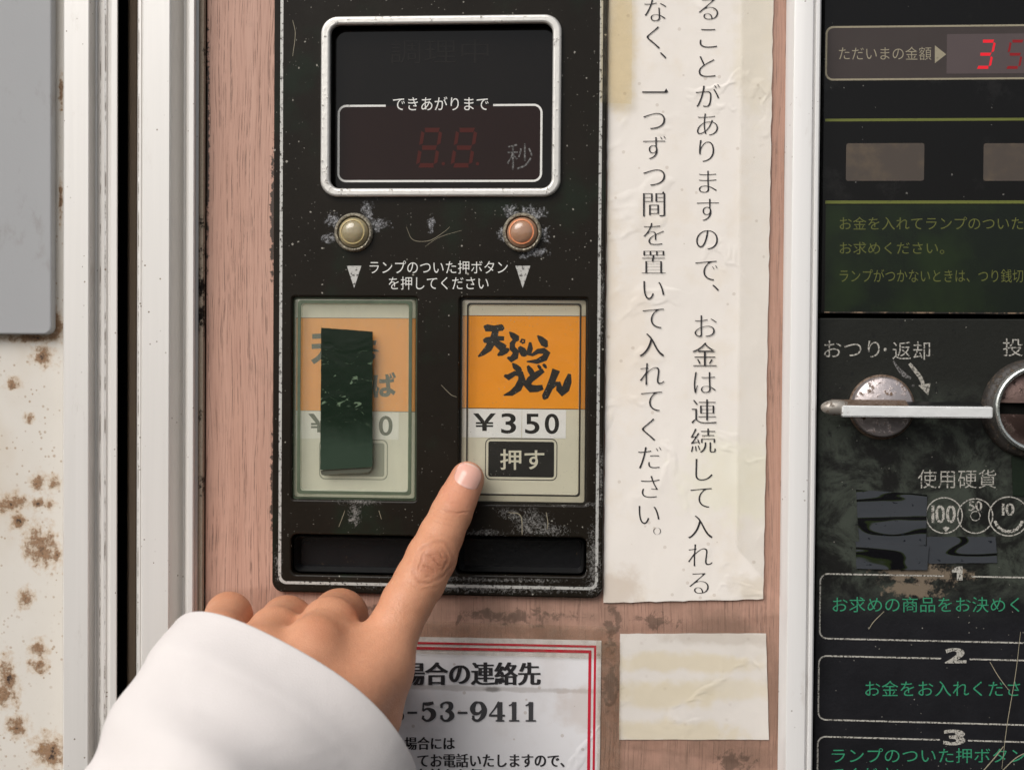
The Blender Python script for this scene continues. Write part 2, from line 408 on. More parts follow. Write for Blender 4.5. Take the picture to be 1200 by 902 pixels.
def rust_paint_mat():
    g = G('rusty_cream_paint'); d = 0
    c = g.mix(g.noise(.04, 5), (0.60, 0.56, 0.495), (0.69, 0.655, 0.60))
    c = g.mix(g.m('MULTIPLY', g.step(g.noise(.02, 4, .6, v=g.vec((1, 1, .6))), .5, .7), .4), c, (0.52, 0.43, 0.32))
    P = [((14, 590), (9, 5), .2), ((48, 640), (9, 11), .5), ((22, 612), (5, 4), 0), ((50, 390), (8, 2), 0), ((40, 396), (16, 2.6), .0), ((68, 388), (4, 5), 0), ((66, 380), (4, 7), 0), ((50, 418), (6, 5), 0), ((10, 795), (5, 12), .2), ((45, 760), (5, 5), 0), ((62, 565), (3, 4), 0),
         ((45, 565), (4, 5), 0), ((30, 700), (4, 5), 0), ((66, 650), (3, 5), 0), ((20, 850), (6, 6), 0), ((60, 880), (10, 9), 0), ((5, 810), (5, 8), 0), ((46, 780), (5, 4), 0), ((34, 490), (3, 2.5), 0), ((15, 450), (4, 3), .3), ((72, 110), (1.2, 9), 0), ((71, 235), (1.0, 10), 0), ((58, 590), (3, 3), 0), ((44, 590), (3.5, 3), 0)]
    b = g.any([g.blob(U(*p, d), r, a) for p, r, a in P])
    n = g.noise(.30, 8, .72); f = g.m('ADD', g.m('MULTIPLY', b, .34), n)
    c = g.mix(g.m('MULTIPLY', g.step(f, .47, .70), .6), c, (0.47, 0.31, 0.165))
    core = g.m('MULTIPLY', g.step(f, .62, .76), g.mixf(g.noise(.9, 5, .7), .55, 1.1), clamp=True)
    c = g.mix(core, c, g.mix(g.noise(1.0, 4), (0.10, 0.046, 0.019), (0.31, 0.155, 0.062)))
    c = g.mix(g.step(f, .80, .90), c, (0.035, 0.02, 0.015))
    sm = g.m('MULTIPLY', g.m('LESS_THAN', g.voro(.38), g.mixf(g.noise(.3, 3), .02, .34)), g.step(g.noise(.05, 3, v=g.vec(off=(7, 0, 70))), .40, .56))
    c = g.mix(g.m('MULTIPLY', sm, g.noise(.9, 3)), c, (0.30, 0.17, 0.07))
    gl = g.m('MULTIPLY', g.step(g.noise(.7, 5, .75), .60, .68), .30)
    c = g.mix(gl, c, (0.42, 0.33, 0.22))
    return g.done(g.bsdf(c, g.mixf(core, .38, .8), 0, .45, g.bump(g.m('ADD', g.m('MULTIPLY', core, .8), g.m('MULTIPLY', n, .3)), 0.2)))
def grey_plate_mat():
    g = G('grey_plastic'); c = g.mix(g.noise(.025, 4), (0.325, 0.327, 0.333), (0.355, 0.357, 0.36))
    sm = g.m('MULTIPLY', g.step(g.noise(.08, 7, .7, v=g.vec((1, 1, .5))), .55, .68), .35)
    c = g.mix(sm, c, (0.20, 0.18, 0.155))
    return g.done(g.bsdf(c, .5, 0, .4, g.bump(g.noise(1.5, 3), .03)))
def paper_mat(name, col, blot, stain, spots=.4, pts=(), gloss=.55):
    g = G(name); c = g.mix(g.noise(.03, 5, .6), tuple(x*.96 for x in col), tuple(min(1, x*1.03) for x in col))
    c = g.mix(g.m('MULTIPLY', g.step(g.noise(.045, 6, .65), .50, .68), blot), c, stain)
    for box, colr, amt in pts:
        bx = g.blob(box[0], box[1]); nz = g.noise(.12, 5, .65)
        c = g.mix(g.m('MULTIPLY', g.step(g.m('ADD', g.m('MULTIPLY', bx, .6), nz), .42, .82), amt), c, colr)
    dots = g.m('MULTIPLY', g.m('LESS_THAN', g.voro(.16), .10), spots)
    c = g.mix(dots, c, (0.30, 0.20, 0.12))
    fib = g.noise(1.6, 5, .7)
    c = g.mix(g.m('MULTIPLY', g.step(fib, .55, .75), .10), c, (.45, .40, .34))
    w0 = g.noise(.022, 4, .55, .4); w1 = g.noise(.05, 3, .5, .2, v=g.vec((1, 1, .6), off=(40, 0, 8)))
    ridge = g.m('MULTIPLY', g.step(g.m('ABSOLUTE', g.m('SUBTRACT', w0, .5)), .035, 0), g.step(w1, .42, .62))
    wr = g.m('ADD', g.m('MULTIPLY', w1, 1.0), g.m('MULTIPLY', ridge, .22))
    return g.done(g.bsdf(c, gloss, 0, .35, g.bump(g.m('ADD', wr, g.m('MULTIPLY', fib, .03)), 1.5, .5)))
def tape_mat(name, tint=(0.99, 0.985, 0.975), haze=.10, hazecol=(.75, .70, .6), rough=.12):
    g = G(name); wr = g.noise(.07, 4, .6, 1.6)
    nb = g.bump(wr, .9, .8)
    gl = g.node('ShaderNodeBsdfGlossy', 0, Color=(1, 1, 1, 1), Roughness=rough, Normal=nb)
    df = g.node('ShaderNodeBsdfDiffuse', 0, Color=(*hazecol, 1))
    fr = g.node('ShaderNodeFresnel', 0, IOR=1.45, Normal=nb)
    h = g.m('MULTIPLY', g.step(g.noise(.3, 6, .7), .3, .8), haze*1.8)
    return g.done(g.mixs(g.m('MULTIPLY', fr, .3), g.mixs(h, g.clear((*tint, 1)), df), gl))
def lens_mat(name, haze, hazecol, tint, rough=.12):
    g = G(name); wr = g.noise(.25, 4); nb = g.bump(wr, .12)
    gl = g.node('ShaderNodeBsdfGlossy', 0, Color=(1, 1, 1, 1), Roughness=rough, Normal=nb)
    df = g.node('ShaderNodeBsdfDiffuse', 0, Color=(*hazecol, 1))
    st = g.noise(.5, 6, .7, v=g.vec((1, 1, .12)))
    h = g.m('MULTIPLY', g.m('ADD', .55, st), haze)
    fr = g.m('MULTIPLY', g.node('ShaderNodeFresnel', 0, IOR=1.45, Normal=nb), .5)
    sp = g.m('MULTIPLY', g.m('LESS_THAN', g.voro(.7), .09), g.step(g.noise(.1, 3), .45, .6))
    h = g.m('MAXIMUM', h, g.m('MULTIPLY', sp, .6))
    return g.done(g.mixs(fr, g.mixs(h, g.clear((*tint, 1)), df), gl))
def dark_tape_mat(name, a, b, split=None, wr_scale=.10):
    g = G(name); n = g.noise(wr_scale, 2.5, .45, .9, v=g.vec((.7, 1, 1.3)))
    c = g.mix(g.noise(.06, 4), a, b)
    if split: c = g.mix(g.step(g.m('ADD', g.dot((0, 0, 1)), g.m('MULTIPLY', g.noise(.2, 5), 9)), split+3, split-12), c, (0.028, 0.048, 0.032))  # paler lower part: reflected light painted into the tape colour
    if split:
        glint_zone = g.m('MULTIPLY', g.step(g.dot((0, 0, 1)), split-8, split+2), g.step(g.dot((0, 0, 1)), split+26, split+10))
        c = g.mix(g.m('MULTIPLY', g.m('MULTIPLY', glint_zone, g.step(g.noise(.33, 3, .6, 1.0, v=g.vec((.55, 1, 1.2))), .60, .66)), .7), c, (.17, .24, .15))  # clusters of pale glints, painted as colour
    bub = g.step(g.voro(.11, v=g.vec((1, 1, 1.7))), .10, .24)
    return g.done(g.bsdf(g.mix(g.m('MULTIPLY', g.m('SUBTRACT', 1, g.step(g.voro(.11, v=g.vec((.8, 1, 1.6))), .07, .13)), g.step(g.noise(.06, 2), .45, .55)), c, (.14, .19, .13)), g.mixf(g.noise(.3, 4), .08, .2), 0, .32, g.bump(g.m('ADD', g.m('MULTIPLY', n, .5), g.m('MULTIPLY', bub, .10)), .5, .35)))  # pale spots in the colour are painted highlights on the bubbles
def worn_ink(name, col, under, amt=.5, scale=1.2, rough=.5, metal=0.0, spec=.3):
    g = G(name); w = g.step(g.noise(scale, 6, .7), .60-.2*amt, .70-.2*amt)
    c = g.mix(w, col, under)
    return g.done(g.bsdf(c, rough, metal, spec))
def led_mat(name, col, strength):
    g = G(name)
    return g.done(g.bsdf((.12, .005, .006), .4, 0, .3, **{'Emission Color': (*col, 1), 'Emission Strength': strength}))
def metal_mat(name, col, rough=.3, grime=(.10, .07, .045), amt=.5, metal=.9, scale=.5):
    g = G(name); n = g.noise(scale, 7, .7); f = g.step(n, .62-.22*amt, .76-.22*amt)
    c = g.mix(f, col, g.mix(g.noise(1.2, 4), tuple(x*.5 for x in grime), grime))
    return g.done(g.bsdf(c, g.mixf(f, rough, .8), g.mixf(f, metal, 0.0), .5, g.bump(g.m('ADD', f, n), .12)))

M = {}
M['black'] = black_panel_mat(); M['coin'] = coin_panel_mat(); M['wood'] = wood_mat()
M['rail'] = rail_mat('pale_painted_aluminium', (.765, .74, .705), .25, .3, 1.0); M['rail_r'] = rail_mat('pale_painted_aluminium_post', (.78, .765, .745), .15, .32, .9)
M['rust'] = rust_paint_mat(); M['grey'] = grey_plate_mat()
M['void'] = plain('gap_black', (.006, .006, .005), .9, 0, .1)
M['gapwall'] = rail_mat('brown_gap_wall', (.17, .125, .085), 0, .7, 1.2)
M['gasket'] = (lambda g: g.done(g.bsdf(g.mix(g.step(g.m('ADD', g.noise(.05, 3, v=g.vec((1, 1, 1), off=(5, 5, 0))), g.m('MULTIPLY', g.noise(.9, 5, .7), .45)), .82, .92),
                g.mix(g.noise(1.2, 4, .7), (.26, .21, .15), (.50, .43, .34)), (.015, .012, .01)), .9, 0, .1, g.bump(g.noise(1.3, 5), .3))))(G('grainy_sealant'))
M['silver_line'] = worn_ink('worn_silver_line', (.50, .49, .46), (.035, .03, .025), .38, .9, .45, .3)
M['white_ink'] = worn_ink('white_print', (.72, .71, .67), (.25, .23, .2), .05, 1.3)
M['cream_ink'] = worn_ink('cream_print', (.42, .40, .355), (.05, .047, .04), .55, 1.4)
M['olive_ink'] = worn_ink('olive_print', (.105, .112, .025), (.06, .065, .02), .2)
M['tan_ink'] = worn_ink('tan_print', (.30, .265, .185), (.2, .17, .12), .2)
M['green_line'] = worn_ink('green_line', (.125, .14, .028), (.09, .10, .025), .2)
M['green_ink'] = worn_ink('green_print', (.030, .235, .120), (.012, .06, .035), .25, 1.6)
M['faint_ink'] = plain('unlit_lettering', (.011, .009, .0075), .15, 0, .25)
M['worn_grey'] = worn_ink('flaking_grey_print', (.17, .165, .16), (.03, .027, .025), .75, 1.5)
M['paper_ink'] = worn_ink('black_paper_ink', (.022, .02, .022), (.07, .065, .06), .12, .9)
M['grey_ink'] = plain('grey_paper_ink', (.045, .044, .047), .5)
M['red_ink'] = worn_ink('red_border_ink', (.52, .012, .035), (.42, .04, .05), .35, .5)
M['silver'] = metal_mat('brushed_silver', (.66, .64, .60), .38, (.16, .13, .10), .22, .55)
M['glass'] = (lambda g: g.done(g.bsdf(g.mix(g.noise(.05, 3), (.004, .0032, .0028), (.008, .006, .005)), .08, 0, .25)))(G('dark_display_glass'))
M['glass_red'] = (lambda g: g.done(g.bsdf(g.mix(g.noise(.05, 3), (.013, .0052, .0042), (.018, .0072, .0058)), .1, 0, .25)))(G('red_tinted_glass'))
M['led_off'] = (lambda g: g.done(g.bsdf((.060, .009, .006), .4, 0, .2)))(G('unlit_red_segment'))
M['led_on'] = led_mat('lit_red_segment', (1, .012, .03), .42); M['led_dim'] = led_mat('dim_red_segment', (1, .02, .04), .075)

# ================================================================ left: the rusty steel cabinet
ZB, ZT = -255.0, 250.0
# (its body ends 30 mm behind the face; the machine's back plate closes the gap)
cab = thing('steel_cabinet', 'cream painted steel cabinet with rust spots and a grey plate, pale metal edge', 'cabinet', (U(40, 451)[0], 20, ZB))
xL = U(-420, 451)[0]
link('steel_panel', plates([[(xL, ZB), (U(78, 451)[0], ZB), (U(78, 451)[0], ZT), (xL, ZT)]], -30, 0), M['rust'], cab)
a = U(60, 392, 5); link('grey_plate', plates([rrect(xL, a[1], a[0], ZT, 3.0, 8)], 0.3, 5, 0.7, 3), M['grey'], cab)
def prof(*pts): return [(U(px, 451, d)[0], d) for px, d in pts]
link('edge_trim', rail(prof((74, 0.2), (74.3, 8.6), (75.2, 9.2), (103, 9.2), (104.3, 8.8), (106, 7.0), (111.5, 2.6), (113.5, 2.4), (116.5, 4.4), (119, 6.2), (121.5, 7.4), (124, 7.2), (125.6, 6.4), (127, 6.6), (128.2, 7.6), (130, 8.2), (136.3, 8.2), (137.4, 7.6), (137.6, -16)), ZB, ZT), M['rail'], cab, 28)

# ================================================================ the vending machine
vm = thing('vending_machine', 'old noodle vending machine with black button panel, pink wood boards and coin panel', 'vending machine', (U(600, 451)[0], 40, ZB))
xR = U(1480, 451)[0]
link('back_plate', plates([[(U(20, 451)[0], ZB), (xR, ZB), (xR, ZT), (U(20, 451)[0], ZT)]], -60, -42), M['void'], vm)
link('gap_wall', rail(prof((149, -20), (150.5, -5), (152, -4), (158.5, -4), (160.2, -4.5)), ZB, ZT), M['gapwall'], vm)
link('corner_post', rail(prof((160.2, -40), (160.6, 7.4), (161.6, 8.0), (164.5, 8.0), (165.3, 7.6), (166.2, 8.4), (167.2, 9.0), (197.5, 9.0), (199, 8.5), (200.2, 7.4), (214.5, -1.0), (216.5, -1.0), (217.5, 3.4), (219.5, 6.6), (221, 7.2), (226, 7.2), (227.8, 6.6), (229, 2.2), (233.5, 1.5), (234, -2)), ZB, ZT), M['rail'], vm, 28)
link('sealant_strip', rail(prof((231.5, -1), (232.2, 1.8), (234, 2.6), (237.5, 2.6), (239.6, 1.6), (240.2, -2)), ZB, ZT), M['gasket'], vm, 60)
PX = RECT(320, -60, 709.5, 697, 3); pan = (PX[0], U(500, 697, 3)[1], PX[2], ZT)
wx0, wx1 = U(241, 451)[0], U(919, 451)[0]
hole = (pan[0]+2.5, pan[1]+2.5, pan[2]-2.5, ZT-1)
link('wood_board', plates([[(wx0, ZB), (wx1, ZB), (wx1, ZT), (wx0, ZT)], rrect(*hole)], -30, 0, .3), M['wood'], vm)
link('front_post', rail(prof((916, -3), (916.5, 1.0), (918, 1.6), (924.8, 7.4), (926, 8.0), (927.5, 8.2), (947.6, 8.2), (948.8, 7.8), (949.3, 6.6), (950.6, 6.6), (951.2, 7.6), (952.5, 7.9), (955.6, 7.9), (957, 7.4), (957.4, -3)), ZB, ZT), M['rail_r'], vm, 28)

# ---- control panel
disp = RECT(386, 27, 647, 221, 3); bl = RECT(342, 348, 488, 586, 3); br = RECT(538, 349, 688, 591, 3)
sl = RECT(341, 627, 487, 674, 3); sr = RECT(534, 629, 687, 674, 3)
cp = link('control_panel', plates([rrect(*pan, 4.2, 8), rrect(*disp, 3), rrect(*bl, 1.0), rrect(*br, 1.0), rrect(*sl, 2.2), rrect(*sr, 2.2)], -10, 3, .7, 3), M['black'], vm, 40)
bo = RECT(327.5, -40, 704, 687.5, 3)
o = (bo[0], bo[1], bo[2], ZT-4)
link('border_line', plates([rrect(*o, 3.0, 8), rrect(*inset(o, 1.05), 2.2, 8)], 3.0, 3.03), M['silver_line'], cp, 0)
lettering([('ランプのついた押ボタン', (433, 305.5, 595, 321)), ('を押してください', (455.5, 324, 572.5, 339.5))], 3.02, M['white_ink'], cp, oy=-.004, ox=-.004)
for x0, x1, xm in ((406.5, 423.5, 415), (604, 621.5, 612.5)):
    link('arrow_mark', plates([[tuple(U(x0, 311.5, 3)), tuple(U(xm, 337.5, 3)), tuple(U(x1, 311.5, 3))]], 3.02, 3.035), M['white_ink' if 0 else 'silver_line'], cp, 0)
link('panel_housing', plates([rrect(*inset(pan, 1.2))], -20, -11), M['void'], vm)
def scratch(pts, w): return [(x, y, w*(.4+.6*math.sin(math.pi*(i+.5)/len(pts)))) for i, (x, y) in enumerate(pts)]
for sc_ in ([scratch([(476, 266), (484, 281), (503, 282), (520, 272), (527, 266)], .5), scratch([(498, 289), (515, 278), (541, 270)], .35), scratch([(397, 617), (402, 604), (404, 598)], .5), scratch([(343, 24), (346, 40), (343, 66)], .6),
     scratch([(517, 451), (528, 462), (535, 465)], .5), scratch([(596, 600), (610, 604), (612, 626)], 1.0), scratch([(640, 600), (642, 612), (641, 620)], .8), scratch([(444, 598), (447, 608)], .6)]):
    link('scratch_mark', brush([sc_], 3.0, lambda x, y: (x, y), .003), M['tan_ink'], cp, 0)

# ---- display window
dw = link('display_window', plates([rrect(*inset(disp, -.4), 3)], -3, -1.2), M['glass'], vm)
fo = RECT(375.5, 18, 657.5, 230.5, 5); fi = RECT(386.5, 28, 647, 220.5, 5)
link('bezel', plates([rrect(*fo, 6.2, 10), rrect(*fi, 3.6, 10)], 2.2, 5.2, .9, 3), M['silver'], dw, 40)
rp = RECT(398, 124, 634, 212, -1.2); link('red_filter', plates([rrect(*rp, 2.0)], -1.2, -1.16), M['glass_red'], dw, 0)
lw = RECT(395.5, 122.5, 635.5, 213.5, -1.1)
def open_frame(rc, r, w, gap, d):
    """a rounded frame line with a gap (x0, x1) in its top side, as one outline"""
    x0, z0, x1, z1 = rc; out = []
    def loop(e, rr):
        p = rrect(x0+e, z0+e, x1-e, z1-e, rr, 8); n = len(p)
        k = 2*9-1                                       # last point of the top right corner arc
        return p[:k+1], p[k+1:]
    a1, a2 = loop(0, r); b1, b2 = loop(w, max(r-w, .2))
    outer = [(gap[1], z1)]+list(reversed(a1))+list(reversed(a2))+[(gap[0], z1)]
    inner = [(gap[0], z1-w)]+list(b2)+list(b1)+[(gap[1], z1-w)]
    return outer+inner
link('frame_line', plates([open_frame(lw, 3.2, .75, (U(452, 122, -1.1)[0], U(578, 122, -1.1)[0]), -1.1)], -1.15, -1.12), M['white_ink'], dw, 0)
lettering([('できあがりまで', (460.5, 113.5, 572.5, 129.5))], -1.15, M['white_ink'], dw)
lettering([('調理中', (457, 46, 573, 75))], -1.15, M['faint_ink'], dw, ox=-.008, oy=-.008)
lettering([('秒', (594, 168, 624.5, 199))], -1.15, M['worn_grey'], dw, ox=-.006, oy=-.006)
SEG = {'a': ((.14, 0), (.86, 0)), 'b': ((1, .06), (1, .46)), 'c': ((1, .54), (1, .94)), 'd': ((.14, 1), (.86, 1)), 'e': ((0, .54), (0, .94)), 'f': ((0, .06), (0, .46)), 'g': ((.14, .5), (.86, .5))}
def seven(x0, y0, x1, y1, segs, w, slant=.16):
    pol = []
    W, H = x1-x0, y1-y0
    for s in segs:
        (ax, ay), (bx, by) = SEG[s]
        hor = ay == by; h = w/2
        ww = W*(1-slant*H/W*1.0)
        def pt(u, v): return (x0+slant*H*(1-v/H)+u*(ww/W), y0+v)
        ax, bx, ay, by = ax*W, bx*W, ay*H, by*H
        ins = h
        if hor:
            c = {0: ay+h, 1: ay-h}.get(SEG[s][0][1], ay)
            q = [(ax, c-h), (bx, c-h), (bx-h*.6, c+h), (ax+h*.6, c+h)] if SEG[s][0][1] != 1 else [(ax+h*.6, c-h), (bx-h*.6, c-h), (bx, c+h), (ax, c+h)]
        else:
            c = ax+h if ax == 0 else ax-h
            q = [(c-h, ay+h*.4), (c+h, ay+h*1.2), (c+h, by-h*1.2), (c-h, by-h*.4)]
        pol.append([pt(*p) for p in q])
    return pol
def seg_mesh(polys, d): return plates([[tuple(U(x, y, d)) for x, y in p] for p in polys], d, d+.02)
dg_ = node('digit_display', dw)
for x0, x1 in ((487, 519), (527.5, 560)):
    link('segment_digit', seg_mesh(seven(x0, 150, x1, 196.5, 'abcdefg', 5.2), -1.14), M['led_off'], dg_, 0)
link('decimal_dots', seg_mesh([circle(519.5, 192, 2, 12), circle(559.5, 192, 2, 12)], -1.14), M['led_off'], dg_, 0)

# ---- indicator lamps
M['lamp_ring'] = metal_mat('grimy_brass_ring', (.42, .38, .29), .4, (.17, .14, .10), .75, .4, 1.1)
def lamp(px, py, col, core, name):
    c = U(px, py, 4); L = node('indicator_lamp', vm)
    link('ring', lathe(*c, [(7.0, 2.5), (7.1, 4.0), (6.8, 4.9), (6.4, 5.3), (6.0, 5.2), (5.8, 4.6), (5.7, 3.8), (5.6, 2.2), (0.2, 2.0)], 48), M['lamp_ring'], L, 40)
    g = G(name); r = g.blob((c[0]-.2, c[1]+.2), (4.6, 4.6)); rr = g.m('SUBTRACT', 1, r)
    ringz = g.m('MULTIPLY', g.step(g.m('ABSOLUTE', g.m('SUBTRACT', rr, .93)), .10, .02), .7)
    cc = g.mix(ringz, g.mix(g.noise(.5, 4), col, tuple(x*.75 for x in col)), tuple(min(1, x*1.5) for x in core))
    m = g.done(g.bsdf(cc, .14, 0, .6, g.bump(g.noise(.6, 3), .1), **{'Subsurface Weight': .25, 'Subsurface Radius': (1, .6, .3), 'Subsurface Scale': .002, 'Coat Weight': .5, 'Coat Roughness': .08}))
    link('lens', lathe(*c, [(5.6, 3.0), (5.5, 4.3), (5.2, 4.9), (4.7, 5.3), (4.4, 6.0), (4.2, 6.1), (4.0, 5.9), (3.4, 6.4), (2.6, 6.8), (1.4, 7.05), (.4, 7.1)], 48), m, L, 60)
lamp(414.5, 272.5, (.36, .30, .18), (.42, .34, .17), 'yellowed_lamp_lens')
lamp(612, 272.5, (.42, .24, .15), (.62, .22, .10), 'orange_lamp_lens')

# ---- the two push buttons
M['card'] = plain('cream_label_card', (.70, .66, .53), .6, 0, .3, .06, .05)
M['card_dull'] = plain('dull_cream_label_card', (.72, .71, .58), .6, 0, .3, .08, .05)
M['orange'] = plain('orange_label_print', (.92, .33, .003), .55, 0, .3, .05, .08)
M['orange_dull'] = plain('faded_orange_label_print', (.88, .37, .07), .55, 0, .3, .1, .1)
M['sticker'] = plain('white_price_sticker', (.86, .85, .84), .55, 0, .3, .04, .2)
M['sticker_dull'] = plain('yellowed_price_sticker', (.82, .82, .74), .55, 0, .3, .06, .2)
M['blk_print'] = plain('black_label_print', (.010, .009, .008), .5, 0, .2)
M['grn_print'] = plain('greyed_label_print', (.085, .105, .075), .6, 0, .2)
M['lens_clear'] = lens_mat('clear_button_lens', .006, (.62, .60, .52), (.985, .985, .97))
M['lens_hazy'] = lens_mat('hazy_button_lens', .085, (.66, .66, .54), (.985, .99, .975), .2)
M['rim'] = lens_mat('grubby_lens_rim', .16, (.40, .37, .28), (.95, .94, .90), .2)
M['rim_dull'] = lens_mat('dull_lens_rim', .22, (.42, .43, .33), (.93, .95, .91), .25)
M['seam'] = plain('dark_lens_seam', (.022, .019, .014), .4, 0, .3, .5, .2)
M['seam_g'] = plain('green_lens_seam', (.085, .11, .07), .4, 0, .3, .4, .2)
def push_button(hole, card, org, inner, hazy):
    B = node('push_button', vm)
    e = .5; oc = inset(hole, e)
    link('label_card', plates([rrect(*oc)], -1.5, -.5), M['card_dull' if hazy else 'card'], B, 0)
    om = M['orange_dull' if hazy else 'orange']
    a = RECT(*org, -.5); link('orange_print', plates([rrect(oc[0]+.05, a[1], oc[2]-.05, a[3])], -.5, -.46), om, B, 0)
    for z in (a[1]-.18, a[3]): link('print_line', plates([rrect(oc[0]+.05, z, oc[2]-.05, z+.22)], -.5, -.45), M['grn_print' if hazy else 'blk_print'], B, 0)
    ir = RECT(*inner, 2.4)
    link('lens', plates([rrect(*inset(ir, -.3), 1.2)], 1.6, 2.3, .2), M['lens_hazy' if hazy else 'lens_clear'], B, 60)
    # sloping rim from the lens face down to the panel, with two dark seams
    N = 5; loops = [(rrect(*inset(oc, .1), .8, N), 1.2), (rrect(*inset(oc, .45), .9, N), 2.2), (rrect(*inset(ir, -1.15), 1.2, N), 2.5), (rrect(*inset(ir, -.5), 1.2, N), 3.2), (rrect(*ir, 1.3, N), 2.35)]
    n = len(loops[0][0]); v = []; f = []
    for lp, d in loops: v += [(p[0], -d, p[1]) for p in lp]
    for i in range(len(loops)-1):
        for k in range(n): f.append((i*n+k, i*n+(k+1) % n, (i+1)*n+(k+1) % n, (i+1)*n+k))
    link('lens_rim', mesh(v, f), M['rim_dull' if hazy else 'rim'], B, 30)
    link('lens_seam', plates([rrect(*inset(ir, -1.55 if hazy else -1.0), 1.2), rrect(*inset(ir, -.35), 1.2)], 3.05, 3.3, .1), M['seam_g' if hazy else 'seam'], B, 0)
    link('outer_seam', plates([rrect(*inset(hole, .05), .9), rrect(*inset(hole, .75), .9)], -.4, 1.0), M['seam_g' if hazy else 'seam'], B, 0)
    return B
B2 = push_button(br, None, (539, 370.5, 686, 478.5), (550, 358.5, 677.5, 577.5), False)
B1 = push_button(bl, None, (343, 373, 487, 481.5), (354, 357, 478, 574), True)
d = -.44
for x0, x1, dy in ((541, 611.5, 0), (611.8, 663.5, .8)):
    link('price_sticker', sheet(Q((x0, 479+dy), (x1, 479.6+dy), (x1-.6, 512.8+dy), (x0, 512.2+dy), d=d), d, 3, 3, .05), M['sticker'], B2, 0)
lettering([('￥', (556, 484.5, 579.5, 504.5), dict(ox=.026, oy=.012)), ('3', (588, 484.5, 604, 507.5)), ('5', (616, 485, 631.5, 507.8)), ('0', (639, 485, 654.5, 508))], -.38, M['blk_print'], B2, ox=.018, oy=.012)
po = RECT(568.5, 513.5, 653, 562.5, d); pi_ = inset(po, .28); pb = inset(po, 1.15)
link('press_mark', join([plates([rrect(*po, 2.2), rrect(*pi_, 2.0)], -.49, -.43), plates([rrect(*pb, .8)], -.49, -.43)]), M['blk_print'], B2, 0)
lettering([('押す', (586.5, 526.5, 637.5, 550))], -.43, M['card'], B2, ox=.012, oy=.012)
Z2 = lambda x, y: (525+x/3.342, 335+y/3.342)
BW = 1.22
TEN = [[(140, 157, 4), (150, 164, 24), (180, 167, 20), (212, 163, 22), (219, 160, 12)], [(138, 216, 10), (150, 213, 20), (190, 205, 17), (220, 206, 14)], [(188, 166, 20), (180, 205, 25), (158, 245, 24), (135, 265, 15), (118, 277, 5)], [(178, 208, 12), (192, 225, 22), (212, 240, 27), (224, 246, 22)],
       [(240, 180, 4), (252, 192, 18), (268, 206, 24), (274, 216, 8)], [(266, 206, 10), (252, 226, 18), (252, 244, 20), (266, 258, 22), (262, 276, 24), (246, 288, 20), (232, 280, 6)], [(194, 272, 6), (208, 264, 18), (226, 252, 22), (240, 248, 8)], [(278, 238, 10), (290, 252, 24), (300, 268, 24), (303, 276, 8)],
       [(284, 222, 7), (290, 209, 7), (300, 212, 7), (299, 221, 7), (289, 224, 7)],
       [(350, 194, 4), (362, 206, 18), (378, 224, 26), (388, 240, 8)], [(322, 220, 8), (322, 244, 18), (316, 266, 20), (330, 270, 10), (352, 256, 16), (376, 254, 20), (388, 262, 22), (378, 282, 22), (348, 296, 16), (308, 296, 4)],
       [(252, 302, 4), (262, 314, 18), (278, 328, 20), (288, 334, 8)], [(220, 350, 8), (236, 358, 20), (262, 342, 16), (284, 344, 22), (290, 368, 25), (274, 400, 25), (248, 420, 18), (218, 428, 4)],
       [(312, 312, 8), (322, 330, 19), (334, 350, 18), (338, 358, 6)], [(374, 330, 14), (352, 344, 20), (322, 366, 22), (310, 386, 26), (326, 402, 26), (350, 402, 22), (372, 396, 16)], [(352, 310, 8), (360, 320, 11), (364, 330, 5)], [(372, 306, 8), (380, 314, 11), (386, 322, 5)],
       [(424, 328, 26), (412, 360, 22), (396, 402, 22), (380, 434, 22), (374, 444, 6)], [(380, 436, 10), (398, 404, 14), (416, 384, 18), (432, 382, 18), (436, 404, 22), (446, 418, 24), (460, 404, 26), (470, 374, 24), (476, 344, 10)]]
link('brush_lettering', brush([[(x, y, w*BW) for x, y, w in s_] for s_ in TEN], -.46, Z2, .004, False), M['blk_print'], B2, 0)
link('price_sticker', sheet(Q((343, 481), (467.5, 483), (467, 515), (343, 513.5), d=d), d, 3, 3, .05), M['sticker_dull'], B1, 0)
lettering([('￥', (363, 485, 386, 506), dict(ox=.03, oy=.016)), ('2', (394, 486, 410, 509)), ('5', (418, 486, 434, 509)), ('0', (444.5, 487.5, 459.5, 510))][0:1]+[('0', (444.5, 487.5, 459.5, 510))], -.38, M['grn_print'], B1, ox=.018, oy=.012)
lettering([('天', (366, 392, 396, 424)), ('ぷ', (396, 396, 420, 424)), ('ら', (420, 398, 444.5, 427)), ('そ', (404, 436, 432, 466)), ('ば', (438, 438, 463, 464))], -.45, M['grn_print'], B1, ox=.045, oy=.04, rot=.05)
po = RECT(374, 514.5, 454.5, 562, d)
link('press_mark', join([plates([rrect(*po, 2.2), rrect(*inset(po, .4), 2.0)], -.49, -.43), plates([rrect(*inset(po, 1.3), .8)], -.49, -.43)]), plain('faded_press_mark', (.25, .27, .20), .6), B1, 0)

